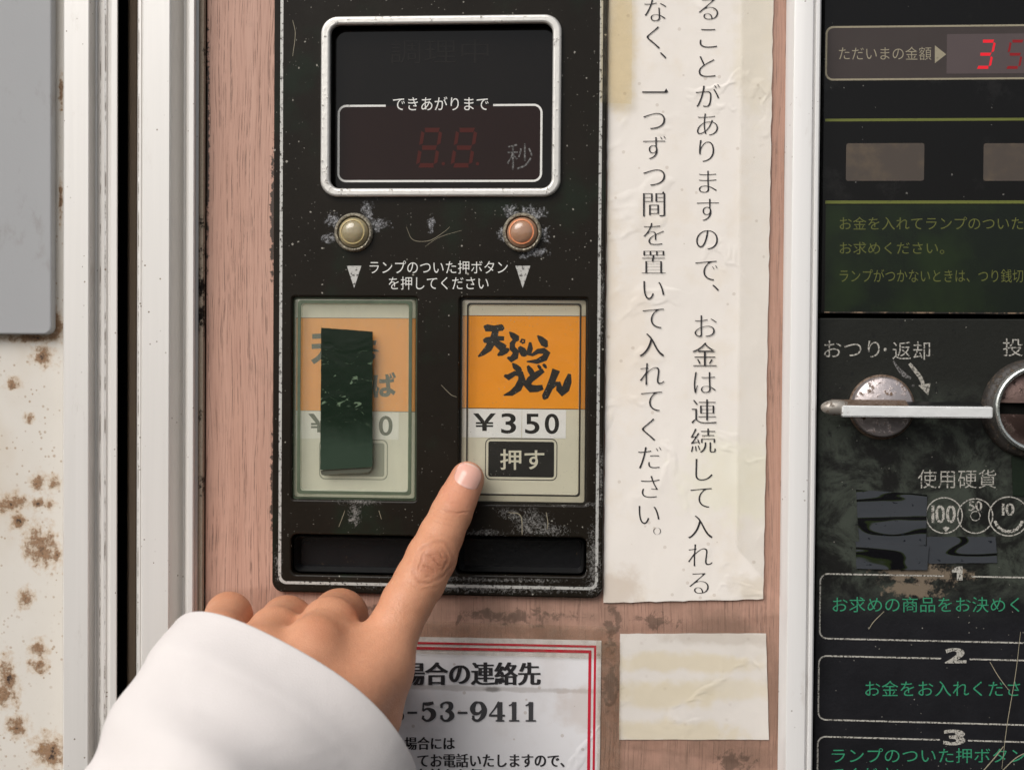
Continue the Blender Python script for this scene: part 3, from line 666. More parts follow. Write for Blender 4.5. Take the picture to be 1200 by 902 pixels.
# ---- the two recessed slots under the buttons
M['slot'] = (lambda g: g.done(g.bsdf(g.mix(g.step(g.noise(.3, 7, .72), .64, .74), g.mix(g.noise(.06, 4), (.004, .0043, .005), (.010, .010, .011)), (.15, .10, .055)), .25, 0, .25, g.bump(g.noise(.5, 5), .1))))(G('dusty_black_tray'))
M['slot_edge'] = plain('black_gasket', (.008, .008, .008), .35, 0, .5)
for rc in (sl, sr):
    S = link('slot_tray', plates([rrect(*inset(rc, .4), 2)], -8, -5), M['slot'], vm)
    N = 6; r1, r2 = rrect(*inset(rc, .25), 2.2, N), rrect(*inset(rc, 2.0), 1.6, N); r3 = rrect(*inset(rc, 1.0), 2.0, N)
    n = len(r1); v = [(p[0], 1.2, p[1]) for p in r1]+[(p[0], -1.6, p[1]) for p in r3]+[(p[0], 4.6, p[1]) for p in r2]
    f = [(i*n+k, i*n+(k+1) % n, (i+1)*n+(k+1) % n, (i+1)*n+k) for i in (0, 1) for k in range(n)]
    link('slot_lip', mesh(v, f), M['slot_edge'], S, 40)

# ================================================================ coin panel on the right
xl = U(960, 451, 2)[0]; zg = U(1080, 371.5, 2)[1]
M['dglass'] = (lambda g: g.done(g.bsdf((lambda c: specks(g, c, (.12, .115, .105), .2, .45)[0])(g.mix(g.step(g.noise(.05, 6, .7), .55, .75), (.0045, .004, .0038), (.014, .013, .0125))), .12, 0, .22)))(G('dark_smoked_glass'))
up = link('smoked_glass_panel', plates([rrect(xl, zg+.9, xR, ZT, .8)], -8, 2.2, .5), M['dglass'], vm)
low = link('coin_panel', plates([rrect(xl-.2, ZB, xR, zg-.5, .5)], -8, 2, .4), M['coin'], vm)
M['amt'] = (lambda g: g.done(g.bsdf(g.mix(g.noise(.06, 4), (.040, .031, .029), (.056, .044, .040)), .3, 0, .3)))(G('brown_smoked_window'))
M['amt2'] = (lambda g: g.done(g.bsdf(g.mix(g.noise(.06, 4), (.080, .060, .060), (.095, .073, .072)), .3, 0, .3)))(G('mauve_readout_window'))
AD = node('amount_display', vm)
a = RECT(967.5, 30, 1300, 94, 2.2); a = (a[0], U(1083, 93.6, 2.2)[1], xR-2, U(1083, 30.3, 2.2)[1])
link('readout_window', plates([rrect(*a, 2.6)], 2.2, 2.23), M['amt'], AD, 0)
link('frame_line', plates([rrect(*inset(a, -.1), 2.7, 8), rrect(*inset(a, .55), 2.2, 8)], 2.23, 2.26), M['tan_ink'], AD, 0)
b = RECT(1109.5, 39.5, 1300, 86, 2.2); link('digit_window', plates([rrect(b[0], b[1], xR-4, b[3], .3)], 2.23, 2.26), M['amt2'], AD, 0)
lettering([('ただいまの金額', (983, 55, 1091.5, 70.8))], 2.24, M['tan_ink'], AD, ox=-.006, oy=-.006)
link('arrow_mark', plates([[tuple(U(*p, 2.2)) for p in ((1095.5, 53.5), (1095.5, 74.5), (1108.8, 64))]], 2.24, 2.27), M['tan_ink'], AD, 0)
link('lit_digit', seg_mesh(seven(1142.5, 46.8, 1167.5, 81, 'abcdg', 3.6, .2), 2.27), M['led_on'], AD, 0)
link('dim_digit', seg_mesh(seven(1177, 46.8, 1202, 81, 'acdfg', 3.4, .2), 2.27), M['led_dim'], AD, 0)
def hline(y, x0, th, d, mat, par):
    p = U(x0, y, d); link('rule_line', plates([rrect(p[0], p[1]-th/2, xR-2, p[1]+th/2)], d, d+.03), mat, par, 0)
hline(141, 967, .95, 2.2, M['green_line'], up); hline(237, 967, 1.1, 2.2, M['green_line'], up)
gz = RECT(967, 240, 1300, 367, 2.2)
M['greenfield'] = (lambda g: g.done(g.bsdf(g.mix(g.step(g.noise(.03, 4), .42, .66), (.0055, .009, .0055), (.012, .022, .007)), .22, 0, .3)))(G('green_black_glass'))
link('green_field', plates([rrect(gz[0], gz[1]+.4, xR-2, gz[3])], 2.2, 2.215), M['greenfield'], up, 0)
M['brownwin'] = (lambda g: g.done(g.bsdf(g.mix(g.step(g.noise(.09, 6, .65), .45, .7), (.070, .056, .046), (.105, .080, .056)), .4, 0, .3)))(G('brown_lamp_window'))
for x0, x1 in ((991.5, 1083), (1152.5, 1245)):
    w = RECT(x0, 168, x1, 212, 2.2); link('lamp_window', plates([rrect(*w, .8)], 2.2, 2.23), M['brownwin'], up, 0)
lettering([('お金を入れてランプのついた', (984, 254, 1199, 269.5)), ('お求めください。', (984, 283.5, 1106.5, 298)), ('ランプがつかないときは、つり銭切', (984, 315.5, 1199, 331))], 2.22, M['olive_ink'], up, ox=-.004, oy=-.004)
link('worn_edge', plates([rrect(xl+1.5, zg+1.3, xR, zg+1.75)], 2.2, 2.24), worn_ink('bare_metal_edge', (.22, .15, .10), (.02, .018, .015), .9, .35), up, 0)
# printed matter of the lower plate
lettering([('おつり', (965.6, 399, 1031, 419)), ('・', (1035.5, 407.5, 1039.5, 411.8)), ('返却', (1045.7, 400, 1090, 421.5)), ('投', (1175, 396.5, 1198.5, 417.5)), ('使用硬貨', (1075.5, 550, 1167.5, 572))], 2.02, M['cream_ink'], low, ox=-.004, oy=-.004)
Z5 = lambda x, y: (940+x/4.615, 370+y/4.615)
link('turn_arrow', join([brush([[(580, 258, 16), (608, 292, 21), (640, 335, 22), (656, 375, 20)]], 2.0, Z5), plates([[tuple(U(*Z5(*p), 2)) for p in ((628, 376), (682, 430), (694, 364))]], 2.03, 2.04)]), worn_ink('rubbed_arrow_print', (.36, .34, .295), (.06, .057, .05), .6, 1.0), low, 0)
link('flaked_paint', brush([[(492, 244, 10), (520, 284, 16), (552, 318, 26), (588, 338, 10)], [(596, 374, 10), (604, 382, 14)]], 2.0, Z5), M['worn_grey'], low, 0)
coins = []
for cx, cy, r in ((1106.4, 603.7, 21.3), (1142.8, 604.3, 20.6), (1182, 604.8, 23.2)):
    s = PS*.985; c = U(cx, cy, 2); coins.append(plates([circle(*c, r*s), circle(*c, r*s-.42)], 2.0, 2.03+.01*len(coins)))
c = U(1143, 604.3, 2); coins.append(plates([circle(*c, 1.8, 24), circle(*c, 1.5, 24)], 2.0, 2.03))
coins.append(plates([[tuple(U(*p, 2)) for p in ((1104, 618), (1108.6, 623), (1113, 618), (1108.6, 616.5))]], 2.0, 2.03))
for k in range(13):
    a = math.radians(20+k*140/12+90*0); rr = 16.5
    c = U(1182+rr*math.cos(a), 606+rr*math.sin(a), 2); coins.append(plates([circle(*c, .62, 7)], 2.0, 2.03+.002*k))
link('coin_marks', join(coins), M['cream_ink'], low, 0)
lettering([('100', (1092, 591.8, 1119.5, 612.5)), ('50', (1135.4, 586.8, 1150.6, 598.4)), ('10', (1174.5, 589.6, 1188.2, 603.8))], 2.02, M['cream_ink'], low, ox=.022, oy=.0)
def step_box(x0, y0, y1, gx0, gx1):
    t = U(x0, y0, 2); b_ = U(x0, y1, 2); g0, g1 = U(gx0, y0, 2)[0], U(gx1, y0, 2)[0]
    return open_frame((t[0], b_[1], xR-2, t[1]), 3.0, .54, (g0, g1), 2)
link('lettering', plates([[tuple(U(*p, 2)) for p in ((1115.5, 667.2), (1115.5, 670.8), (1121.3, 670.3), (1121.3, 679.6), (1128, 679.6), (1128, 663.4), (1122.2, 663.4))]], 2.02, 2.032), M['cream_ink'], low, 0)
link('step_boxes', plates([step_box(960.5, 671, 748.5, 1105.8, 1138.3), step_box(958.8, 767, 843.5, 1103, 1136), step_box(957.5, 861.5, 985, 1101.5, 1134.5)], 2.0, 2.03), M['cream_ink'], low, 0)
lettering([('2', (1109.5, 759.5, 1130.4, 776)), ('3', (1108, 855, 1128.8, 872))], 2.02, M['cream_ink'], low, ox=.045, oy=.03)
lettering([('お求めの商品をお決めく', (975.8, 699, 1194.8, 717)), ('お金をお入れくださ', (1014, 797, 1195.5, 815.5)), ('ランプのついた押ボタン', (974.7, 876, 1202, 893.5)), ('てください', (973, 899, 1066, 916))], 2.02, M['green_ink'], low, ox=-.002, oy=-.002)
for sc_ in ([scratch([(1036, 716), (1024, 728), (1018, 737)], .9), scratch([(1196, 740), (1190, 790), (1180, 850), (1174, 900)], .8), scratch([(1160, 775), (1170, 792), (1182, 808)], .9), scratch([(1150, 905), (1165, 888), (1176, 874)], 1.4), scratch([(1172, 905), (1190, 888), (1205, 880)], 1.2)]):
    link('scratch_mark', brush([sc_], 2.04, lambda x, y: (x, y), .003), M['tan_ink'], low, 0)

# ---- coin return lever
M['knob'] = metal_mat('tarnished_nickel', (.52, .46, .45), .32, (.20, .12, .07), .42, .75, .35)
def chrome_mat():
    g = G('worn_bright_plating'); x = g.dot((1, 0, 0)); z = g.dot((0, 0, 1)); zc = U(1080, 482.5, 15)[1]
    n = g.noise(.7, 6, .7); edge = g.step(g.m('ABSOLUTE', g.m('SUBTRACT', z, zc)), 1.3, 2.1)
    left = g.step(x, U(1003, 480, 15)[0], U(985, 480, 15)[0])
    f = g.m('MULTIPLY', g.step(n, .50, .66), g.m('MAXIMUM', g.m('MULTIPLY', edge, .8), left))
    sc = g.step(g.noise(.5, 5, .7, v=g.vec((.25, 1, 3))), .60, .68)
    c = g.mix(f, g.mix(g.m('MULTIPLY', sc, .35), (.90, .91, .90), (.62, .61, .58)), (.16, .12, .085))
    return g.done(g.bsdf(c, g.mixf(f, .22, .7), g.mixf(f, .35, 0.0), .6, g.bump(g.noise(.12, 3), .25)))
M['chrome'] = chrome_mat()
M['rusty'] = metal_mat('rusty_steel', (.15, .105, .075), .6, (.13, .075, .04), .7, .25, .9)
M['collar'] = metal_mat('grimy_collar', (.035, .03, .026), .55, (.10, .07, .045), .55, .2, .6)
LV = node('coin_return_lever', vm)
c = U(1035, 477, 8); link('knob', lathe(*c, [(10.6, 2), (10.6, 7.2), (10.3, 8.0), (9.9, 8.3), (.3, 8.5)], 56), M['knob'], LV, 40)
c2 = U(1033, 477, 2.2); link('knob_collar', lathe(*c2, [(11.6, 2.0), (11.5, 2.9), (10.7, 3.4), (9, 3.4)], 48, cap=False), M['rusty'], LV, 40)
def bar(x0, x1, prof_):                                         # prof_: (py, d) outline swept along the bar
    v = []; f = []; n = len(prof_)
    xs = [U(x0, 480, 12)[0], U(x1, 480, 12)[0]]
    for x in xs: v += [(x, -d, U(1080, py, d)[1]) for py, d in prof_]
    for i in range(n): f.append((i, (i+1) % n, n+(i+1) % n, n+i))
    f += [tuple(reversed(range(n))), tuple(range(n, 2*n))]
    me = mesh(v, f); bm = bmesh.new(); bm.from_mesh(me); bmesh.ops.recalc_face_normals(bm, faces=bm.faces)
    bmesh.ops.bevel(bm, geom=bm.edges[:], offset=.00035, segments=2, affect='EDGES'); bm.to_mesh(me); bm.free(); return me
link('lever_bar', bar(985, 1160.5, [(476, 15.5), (489, 15.5), (489.6, 10.5), (475, 10.5)]), M['chrome'], LV, 40)
link('lever_arm', bar(1062, 1152, [(470.5, 9), (474.5, 13.5), (482, 13.5), (486, 9)]), M['slot_edge'], LV, 40)
link('lever_root', bar(974, 1064, [(468.5, 8.7), (474.5, 14.2), (480, 14.2), (486, 8.7)]), M['rusty'], LV, 40)
link('lever_tip', lathe(*U(980, 477.5, 12), [(2.6, 8.7), (2.8, 12.0), (2.4, 13.6), (1.5, 14.6), (.2, 14.8)], 24, 1.9), metal_mat('worn_dull_steel', (.36, .33, .29), .4, (.17, .11, .065), .55, .5, .5), LV, 50)
# ---- coin slot
CS = node('coin_slot', vm)
c = U(1217.7, 479, 8)
link('slot_ring', lathe(*c, [(15.4, 5), (15.4, 8.6), (15.0, 9.2), (14.4, 9.4), (13.7, 9.0), (13.4, 8.0), (13.3, 4.5)], 72, cap=False), metal_mat('polished_ring', (.72, .74, .70), .2, (.2, .16, .1), .05, .9), CS, 60)
c3 = U(1210, 479, 3); link('slot_collar', lathe(*c3, [(17.6, 2), (17.4, 4.5), (16.2, 6.0), (14.5, 6.2)], 64, cap=False), M['collar'], CS, 50)
md = metal_mat('dark_bronze', (.115, .075, .065), .28, (.05, .03, .02), .35, .8, .3)
link('slot_back', lathe(*c, [(13.5, 4.0), (.2, 4.0)], 40), M['void'], CS)
for sgn in (1, -1):
    v = []; f = []; nr, na = 8, 24
    zg2 = 2.0
    for i in range(nr+1):
        for k in range(na+1):
            t = math.pi*k/na; X = 13.2*math.cos(t); ZT_ = max(math.sqrt(max(13.2**2-X*X, 0)), zg2)
            z = zg2+(ZT_-zg2)*i/nr; rr = math.hypot(X, z)
            v.append((c[0]+X, -(5.0+2.6*math.cos(min(rr/13.4, 1)*math.pi/2)), c[1]+sgn*z))
    for i in range(nr):
        for k in range(na):
            q = (i*(na+1)+k, i*(na+1)+k+1, (i+1)*(na+1)+k+1, (i+1)*(na+1)+k); f.append(q if sgn < 0 else tuple(reversed(q)))
    link('slot_cheek', mesh(v, f), md, CS, 80)

# ================================================================ papers and tapes stuck on the machine
d = .6
Nq = Q((713.5, -60), (907, -60), (894.5, 701.5), (707.5, 706), d=d)
M['notice'] = paper_mat('old_notice_paper', (.82, .765, .70), .30, (.74, .64, .50), .25,
    [((U(728, 60, 0), (6, 28)), (.74, .63, .45), .6), ((U(885, 50, 0), (9, 34)), (.74, .67, .54), .6), ((U(720, 690, 0), (12, 9)), (.50, .38, .27), .45), ((U(700, 300, 0), (9, 40)), (.68, .57, .42), .45), ((U(860, 560, 0), (22, 18)), (.78, .75, .58), .5), ((U(890, 690, 0), (14, 6)), (.58, .50, .38), .5), ((U(735, 400, 0), (10, 30)), (.78, .68, .56), .45)], .45)
me = sheet(Nq, d, 24, 70, .12, .5, 3, .18)
notice = tag(link('paper_notice', me, M['notice'], None, 60), 'tall yellowed paper notice with two vertical columns of black writing', 'notice')
ink = []
colR = [('る', 830, 11), ('こ', 830, 45), ('と', 828.5, 78), ('が', 829.5, 112), ('あ', 829, 146), ('り', 828, 177), ('ま', 829.5, 213), ('す', 829.5, 246), ('の', 828.5, 281), ('で', 828, 317), ('、', 838.5, 337), ('お', 827, 382), ('金', 826, 415), ('は', 826, 448), ('連', 825, 482), ('続', 824, 516), ('し', 825, 550), ('て', 821.5, 583), ('入', 820.5, 617), ('れ', 820.5, 650), ('る', 819, 683)]
colL = [('な', 768, 12), ('く', 765.5, 44), ('、', 777, 65), ('一', 767, 108), ('つ', 766.5, 142), ('ず', 767, 173), ('つ', 766.5, 208), ('間', 766.5, 240), ('を', 766, 274), ('置', 766, 307), ('い', 766, 340), ('て', 765.5, 373), ('入', 763.5, 404), ('れ', 764, 438), ('て', 763.5, 470), ('く', 760, 503), ('だ', 761.5, 536), ('さ', 762, 570), ('い', 760.5, 603), ('。', 770, 622)]
dn = d+.62
EM = 32.0
for ch, px, py in colR+colL:
    g_, sg = glyph(ch); A = np.concatenate(g_); ctr = (A.min(0)+A.max(0))/2
    kan = ch in '金連続入間置一'
    for p in g_:
        w = (fat(p, sg, -.006 if kan else -.012, -.019 if kan else -.024)-ctr)*np.array([EM, EM])
        ink.append([tuple(U(px+q[0], py-q[1], dn)) for q in w])
# the small triangular stroke ends of the printed kanji
for x, y, s in ((782, 107, 4), (778, 226, 2.6)):
    ink.append([tuple(U(x-s, y+1.2, dn)), tuple(U(x+1.2, y+1.2, dn)), tuple(U(x-s*.3, y-s*.8, dn))])
link('lettering', plates(ink, dn, dn+.012), M['paper_ink'], notice, 0)

Bq = Q((726.5, 742), (897.5, 741.6), (901, 866), (725.6, 866), d=.3)
M['blank'] = paper_mat('blank_note_paper', (.80, .75, .70), .35, (.71, .655, .58), .12,
    [((U(800, 776, 0), (34, 4.2)), (.74, .65, .48), .75), ((U(770, 813, 0), (26, 6)), (.73, .64, .47), .75), ((U(850, 806, 0), (26, 5)), (.74, .66, .51), .65), ((U(790, 857, 0), (30, 5)), (.74, .65, .48), .75), ((U(850, 747, 0), (30, 3)), (.55, .48, .40), .5)], .6)
blank = tag(link('blank_paper', sheet(Bq, .25, 16, 12, .12, .35, 5, .08), M['blank'], None, 60), 'small blank cream paper with pale yellow glue stripes, below the tall notice', 'paper')

Cq = Q((262, 741), (704.8, 750), (701.5, 1010), (262, 1000), d=.3)
M['contact'] = paper_mat('white_notice_paper', (.74, .725, .73), .25, (.56, .50, .46), .35, [((U(560, 806, 0), (50, 1.2)), (.34, .30, .27), .5), ((U(577, 807, 0), (4, 1.2)), (.12, .11, .10), .7), ((U(690, 830, 0), (14, 9)), (.50, .40, .33), .4)], .4)
contact = tag(link('contact_notice', sheet(Cq, .25, 20, 14, .12, .3, 9, .05), M['contact'], None, 60), 'white contact notice with a double red border and a phone number, partly behind the hand', 'notice')
dc = .70
def redline(o, w):                                              # two-sided border, offset from the sheet's edges
    tl, tr, br_, bl_ = [np.array(q) for q in Q((262+o, 741.5+o), (704.3-o, 750.3+o), (701.3-o, 1010-o), (262+o, 1000-o), d=dc)]
    tl2, tr2, br2, bl2 = [np.array(q) for q in Q((262+o+w, 741.5+o+w), (704.3-o-w, 750.3+o+w), (701.3-o-w, 1010-o-w), (262+o+w, 1000-o-w), d=dc)]
    return plates([[tuple(q) for q in (tl, tr, br_, bl_)], [tuple(q) for q in (tl2, tr2, br2, bl2)]], dc, dc+.012)
link('red_border', join([redline(5.6, 2.6), redline(11.2, 3.4)]), M['red_ink'], contact, 0)
lettering([('場合の連絡先', (471.5, 775.5, 632.5, 802.3))], dc, M['paper_ink'], contact, ox=.004, oy=.0, smear=1.1)
lettering([('場合には', (474.5, 863, 532.5, 878)), ('てお電話いたしますので、', (489.5, 882.5, 661.3, 898.5)), ('名前をお伺い', (487.5, 900, 580, 916))], dc, M['paper_ink'], contact, oy=.002, smear=.5)
Z6 = lambda x, y: (440+x/4.286, 720+y/4.286)
def serif_digits():
    S = []
    def ad(x0, W, strokes):
        for s in strokes: S.append([(x0+p[0]*W, 435+p[1]*100, p[2]*W) for p in s])
    five = [[(.16, .10, .16), (.5, .12, .24), (.86, .06, .18)], [(.20, .08, .10), (.17, .46, .12)], [(.16, .48, .10), (.45, .36, .16), (.80, .50, .34), (.84, .72, .34), (.62, .92, .20), (.36, .95, .14), (.14, .82, .18)], [(.10, .78, .22), (.24, .80, .24)]]
    three = [[(.14, .22, .2), (.26, .10, .14), (.52, .04, .14), (.76, .14, .30), (.74, .34, .28), (.48, .46, .10)], [(.42, .47, .10), (.74, .54, .26), (.84, .74, .34), (.62, .93, .20), (.36, .95, .14), (.14, .80, .18)], [(.10, .22, .22), (.26, .23, .24)], [(.10, .78, .24), (.26, .77, .24)]]
    nine = [[(.56, .60, .14), (.28, .58, .24), (.16, .34, .32), (.32, .08, .2), (.52, .04, .12), (.72, .12, .22), (.86, .40, .34), (.78, .72, .28), (.52, .94, .16), (.28, .92, .16), (.18, .80, .2)], [(.54, .60, .14), (.74, .46, .16)], [(.14, .80, .2), (.28, .78, .22)]]
    four = [[(.66, .02, .18), (.34, .40, .09), (.06, .70, .09)], [(.04, .70, .11), (.5, .70, .13), (.98, .70, .11)], [(.68, .02, .30), (.68, .50, .30), (.68, .96, .30)], [(.44, .96, .09), (.7, .96, .1), (.94, .96, .09)]]
    one = [[(.52, .02, .38), (.52, .5, .36), (.52, .95, .36)], [(.10, .20, .10), (.34, .14, .14), (.52, .05, .2)], [(.10, .96, .12), (.5, .96, .12), (.94, .96, .12)]]
    eight = [[(.5, .05, .14), (.24, .14, .26), (.26, .36, .24), (.5, .48, .2), (.78, .62, .28), (.80, .84, .26), (.5, .95, .14)], [(.5, .95, .14), (.2, .86, .26), (.2, .64, .24), (.5, .48, .14), (.74, .34, .24), (.74, .14, .24), (.5, .05, .14)]]
    dash = [[(.05, .56, .2), (.95, .56, .2)]]
    ad(72, 74, eight); ad(158, 54, dash); ad(226, 76, five); ad(318, 78, three); ad(410, 55, dash); ad(474, 84, nine); ad(566, 86, four); ad(664, 62, one); ad(748, 62, one)
    return S
link('phone_digits', brush(serif_digits(), dc, Z6, .004), M['grey_ink'], contact, 0)

M['tape_y'] = tape_mat('yellowed_clear_tape', (.995, .975, .92), .02, (.70, .58, .38), .15)
M['tape'] = tape_mat('clear_tape', (1, 1, .997), .004, (.80, .77, .72), .12)
M['tape_d'] = tape_mat('dirty_clear_tape', (.975, .965, .945), .07, (.42, .34, .27), .25)
TG = 'strips of clear tape on the machine'
def tape(lbl, pts, d, mat, seed, warp=.3, grp=True):
    tag(link('tape_strip', sheet(Q(*pts, d=d), d, 10, 16, .05, warp, seed, .1), M[mat], None, 60), lbl, 'tape', TG)
tape('yellowed clear tape on the upper left corner of the tall notice', [(704, -40), (741, -40), (740, 122), (703, 120)], 3.35, 'tape_y', 11, .2)
tape('clear tape along the right edge of the tall notice, over the wood', [(868, -40), (921, -40), (915, 700), (862, 640)], 1.5, 'tape', 12, .5)
tape('dirty clear tape across the wood above the contact notice', [(486, 727), (722, 734), (722, 772), (486, 765)], 1.15, 'tape_d', 13, .2)
tape('crinkled clear tape on pink wood under the panel corner by the little finger', [(236, 690), (326, 684), (330, 742), (240, 752)], .15, 'tape', 14, 1.6)
tape('clear tape strip on the wood between the contact notice and the blank paper', [(699, 750), (727, 752), (727, 960), (699, 960)], 1.1, 'tape_d', 15, .2)
tape('large clear tape sheet over the blank paper and the post beside it', [(720, 730), (926, 716), (931, 900), (718, 872)], .95, 'tape', 16, .25)
# dark tapes
M['tape_g'] = dark_tape_mat('dark_green_tape', (.003, .010, .005), (.006, .017, .008), U(400, 480, 4)[1])
def painted_sheen_tape():
    g = G('glossy_black_tape'); n = g.noise(.085, 1.5, .4, .35, v=g.vec((.30, 1, 1.6), off=(2, 0, 5)))  # reflections in the wrinkles are painted: grey-blue sheen crossed by dark bands
    c = g.mix(g.noise(.06, 3), (.040, .044, .050), (.052, .056, .063))
    band = g.m('ABSOLUTE', g.m('SUBTRACT', n, .52))
    c = g.mix(g.step(band, .040, .030), c, (.014, .020, .007)); c = g.mix(g.step(band, .028, .020), c, (.0035, .0035, .0045))
    c = g.mix(g.step(g.noise(.5, 3, .6, v=g.vec((.6, 1, 1.3), off=(9, 2, 4))), .66, .69), c, (.010, .012, .016))
    return g.done(g.bsdf(c, .18, 0, .35, g.bump(n, .6, .4)))
M['tape_b'] = painted_sheen_tape()
M['tape_gb'] = dark_tape_mat('green_black_tape', (.007, .012, .007), (.018, .026, .018))
dt = 3.45
tag(link('tape_patch', sheet(Q((376.5, 384), (437, 388.5), (436.5, 547), (375.5, 550.5), d=dt), dt, 14, 30, .2, .08, 21, .06), M['tape_g'], None, 60), 'dark green glossy tape patch covering the left push button', 'tape')
tag(link('tape_patch', sheet(Q((375.5, 551), (436.5, 547.5), (432, 553.5), (377, 556.5), d=dt-.1), dt-.35, 8, 2, .04, .04, 22, .12), plain('grey_glue_residue', (.085, .09, .068), .8, 0, .15), None, 60), 'thin grey strip of tape residue under the dark green tape patch', 'tape')
BG = 'black tape patches on the coin panel'
for k, (pts, lbl, m_, dd) in enumerate([(((1002.8, 573.3), (1086.3, 579.4), (1084.7, 639), (1006.7, 634.5)), 'wrinkled black tape patch left of the 100 coin mark, the largest patch', 'tape_b', 2.1),
        (((1002.8, 634), (1088.4, 639.4), (1086.3, 667.6), (1003.3, 666)), 'low wide black tape patch just above the first instruction box', 'tape_b', 2.55),
        (((1085.5, 628.6), (1166.4, 628.6), (1168.6, 659), (1087.3, 660)), 'flat black tape patch directly below the 50 coin mark', 'tape_b', 2.1),
        (((1184.9, 534.3), (1245, 534), (1245, 581), (1186.6, 581)), 'greenish black tape patch above the 10 coin mark at the photo edge', 'tape_gb', 2.1)]):
    tag(link('tape_patch', sheet(Q(*pts, d=dd), dd, 16, 12, .2, .4, 31+k, .08), M[m_], None, 60), lbl, 'tape', BG)

# ================================================================ the person: left hand and white sleeve
def hp(px, py, d): return U3(px, py, d)
H = .55
pe = thing('person', "person's left hand in a white sleeve pressing the right push button with index finger", 'person', tuple(hp(300, 1000, 100)))
idx = [(hp(547.5, 562.5, 9), 6.1), (hp(536, 585, 12), 6.75), (hp(529, 601, 15), 7.25), (hp(516.8, 627, 20), 7.75), (hp(505.5, 653, 24.5), 8.7), (hp(492, 680, 29), 8.75), (hp(476.5, 706, 33), 8.7), (hp(463, 734, 37), 8.8), (hp(446, 775, 43), 9.8)]
wr = hp(322, 880, 84)
lo = np.array([U3(180, 900, 60)[0], -118, U3(300, 1010, 60)[2]]); hi = np.array([U3(600, 500, 10)[0], 1, U3(560, 520, 8)[2]])
dims = np.ceil((hi-lo)/H).astype(int)
AX = [lo[i]+H*np.arange(dims[i]) for i in range(3)]
def field(): return np.full(dims, 40.0, np.float32)
def smin(a, b, k):
    h = np.clip(.5+.5*(b-a)/k, 0, 1); return b*(1-h)+a*h-k*h*(1-h)
def add(F, a, b, r1, r2, k=3.0, sq=None):
    m = max(r1, r2)+k+5; l = np.minimum(a, b)-m; h = np.maximum(a, b)+m
    s = [slice(max(0, int((l[i]-lo[i])/H)), max(0, min(int(dims[i]), int((h[i]-lo[i])/H)+2))) for i in range(3)]
    if any(q.stop <= q.start for q in s): return
    X = AX[0][s[0]][:, None, None]; Y = AX[1][s[1]][None, :, None]; Z = AX[2][s[2]][None, None, :]
    ba = b-a; L = max(ba@ba, 1e-9)
    t = np.clip(((X-a[0])*ba[0]+(Y-a[1])*ba[1]+(Z-a[2])*ba[2])/L, 0, 1)
    dist = np.sqrt((X-a[0]-t*ba[0])**2+(Y-a[1]-t*ba[1])**2+(Z-a[2]-t*ba[2])**2)-(r1+t*(r2-r1))
    sub = F[s[0], s[1], s[2]]
    F[s[0], s[1], s[2]] = smin(sub, dist.astype(np.float32), k)
def chain(F, pts, k=3.0):
    for (a, ra), (b, rb) in zip(pts, pts[1:]): add(F, a, b, ra, rb, k)
FI, FM, FR, FP, FH, FT = (field() for _ in range(6))
chain(FI, idx, 1.5)
add(FI, hp(547.5, 558, 7.4), hp(543, 570, 8.5), 5.2, 5.8, 2)                       # finger pad
mid = [(hp(369, 758, 53), 9.2), (hp(386, 733, 36), 9.5), (hp(398, 723, 17), 9.7), (hp(396, 745, 9.8), 8.0), (hp(388, 800, 11), 7.2), (hp(378, 820, 20), 6.6), (hp(372, 812, 32), 6.0)]
rin = [(hp(303, 768, 58), 9.2), (hp(322, 742, 38), 8.9), (hp(336, 729, 17), 9.1), (hp(334, 752, 9.6), 7.6), (hp(328, 800, 11), 6.9), (hp(322, 818, 20), 6.3), (hp(318, 808, 31), 5.8)]
pin = [(hp(243, 775, 62), 8.8), (hp(256, 744, 44), 7.9), (hp(268, 721, 22), 7.9), (hp(268, 742, 13), 6.8), (hp(266, 785, 13), 6.1), (hp(264, 805, 20), 5.6), (hp(262, 800, 30), 5.2)]
chain(FM, mid, 2.5); chain(FR, rin, 2.5); chain(FP, pin, 2.5)
ik = idx[-1][0]
for q, r in ((ik, 9.6), (mid[0][0], 9.8), (rin[0][0], 9.4), (pin[0][0], 8.8)):
    add(FH, q, wr+(q-hp(350, 760, 55))*.38, r, 13.5, 9)
add(FH, hp(375, 750, 57), hp(376, 764, 59), 4.6, 5.2, 6)
add(FH, hp(378, 764, 51), hp(440, 784, 43), 8.6, 8.8, 6)
add(FH, hp(392, 752, 45), hp(432, 762, 40), 6.5, 6.5, 6)                          # middle knuckle under the skin
add(FH, hp(430, 790, 46), hp(345, 866, 70), 10.5, 12, 9)
add(FH, hp(400, 812, 46), hp(340, 868, 68), 13, 14, 10)                          # palm
bk = np.array([-.50*.707, -.707, -.866*.707]); add(FH, wr+bk*4, wr+bk*60+np.array([2, 4, 0]), 14.5, 15, 8)                             # wrist
add(FT, hp(330, 905, 80), hp(425, 846, 46), 13.5, 10.4, 6)                       # ball and first bone of the thumb
add(FT, hp(425, 846, 46), hp(440, 800, 26), 10.0, 8.6, 4)
add(FT, hp(440, 800, 26), hp(440, 758, 15), 8.4, 6.8, 3)
add(FH, hp(440, 800, 42), hp(432, 835, 46), 9.4, 9.8, 7)                        # web between thumb and index
for q in (ik, mid[0][0]):
    up_ = np.array([0, -8.6, 1.0]); add(FH, q+up_*.95, q+(wr-q)*.55+up_*1.12, 1.5, 1.3, 6)
F = smin(FH, FI, 5.0); F = smin(F, FT, 6.0)
for q in (FM, FR, FP): F = smin(F, q, 3.6)
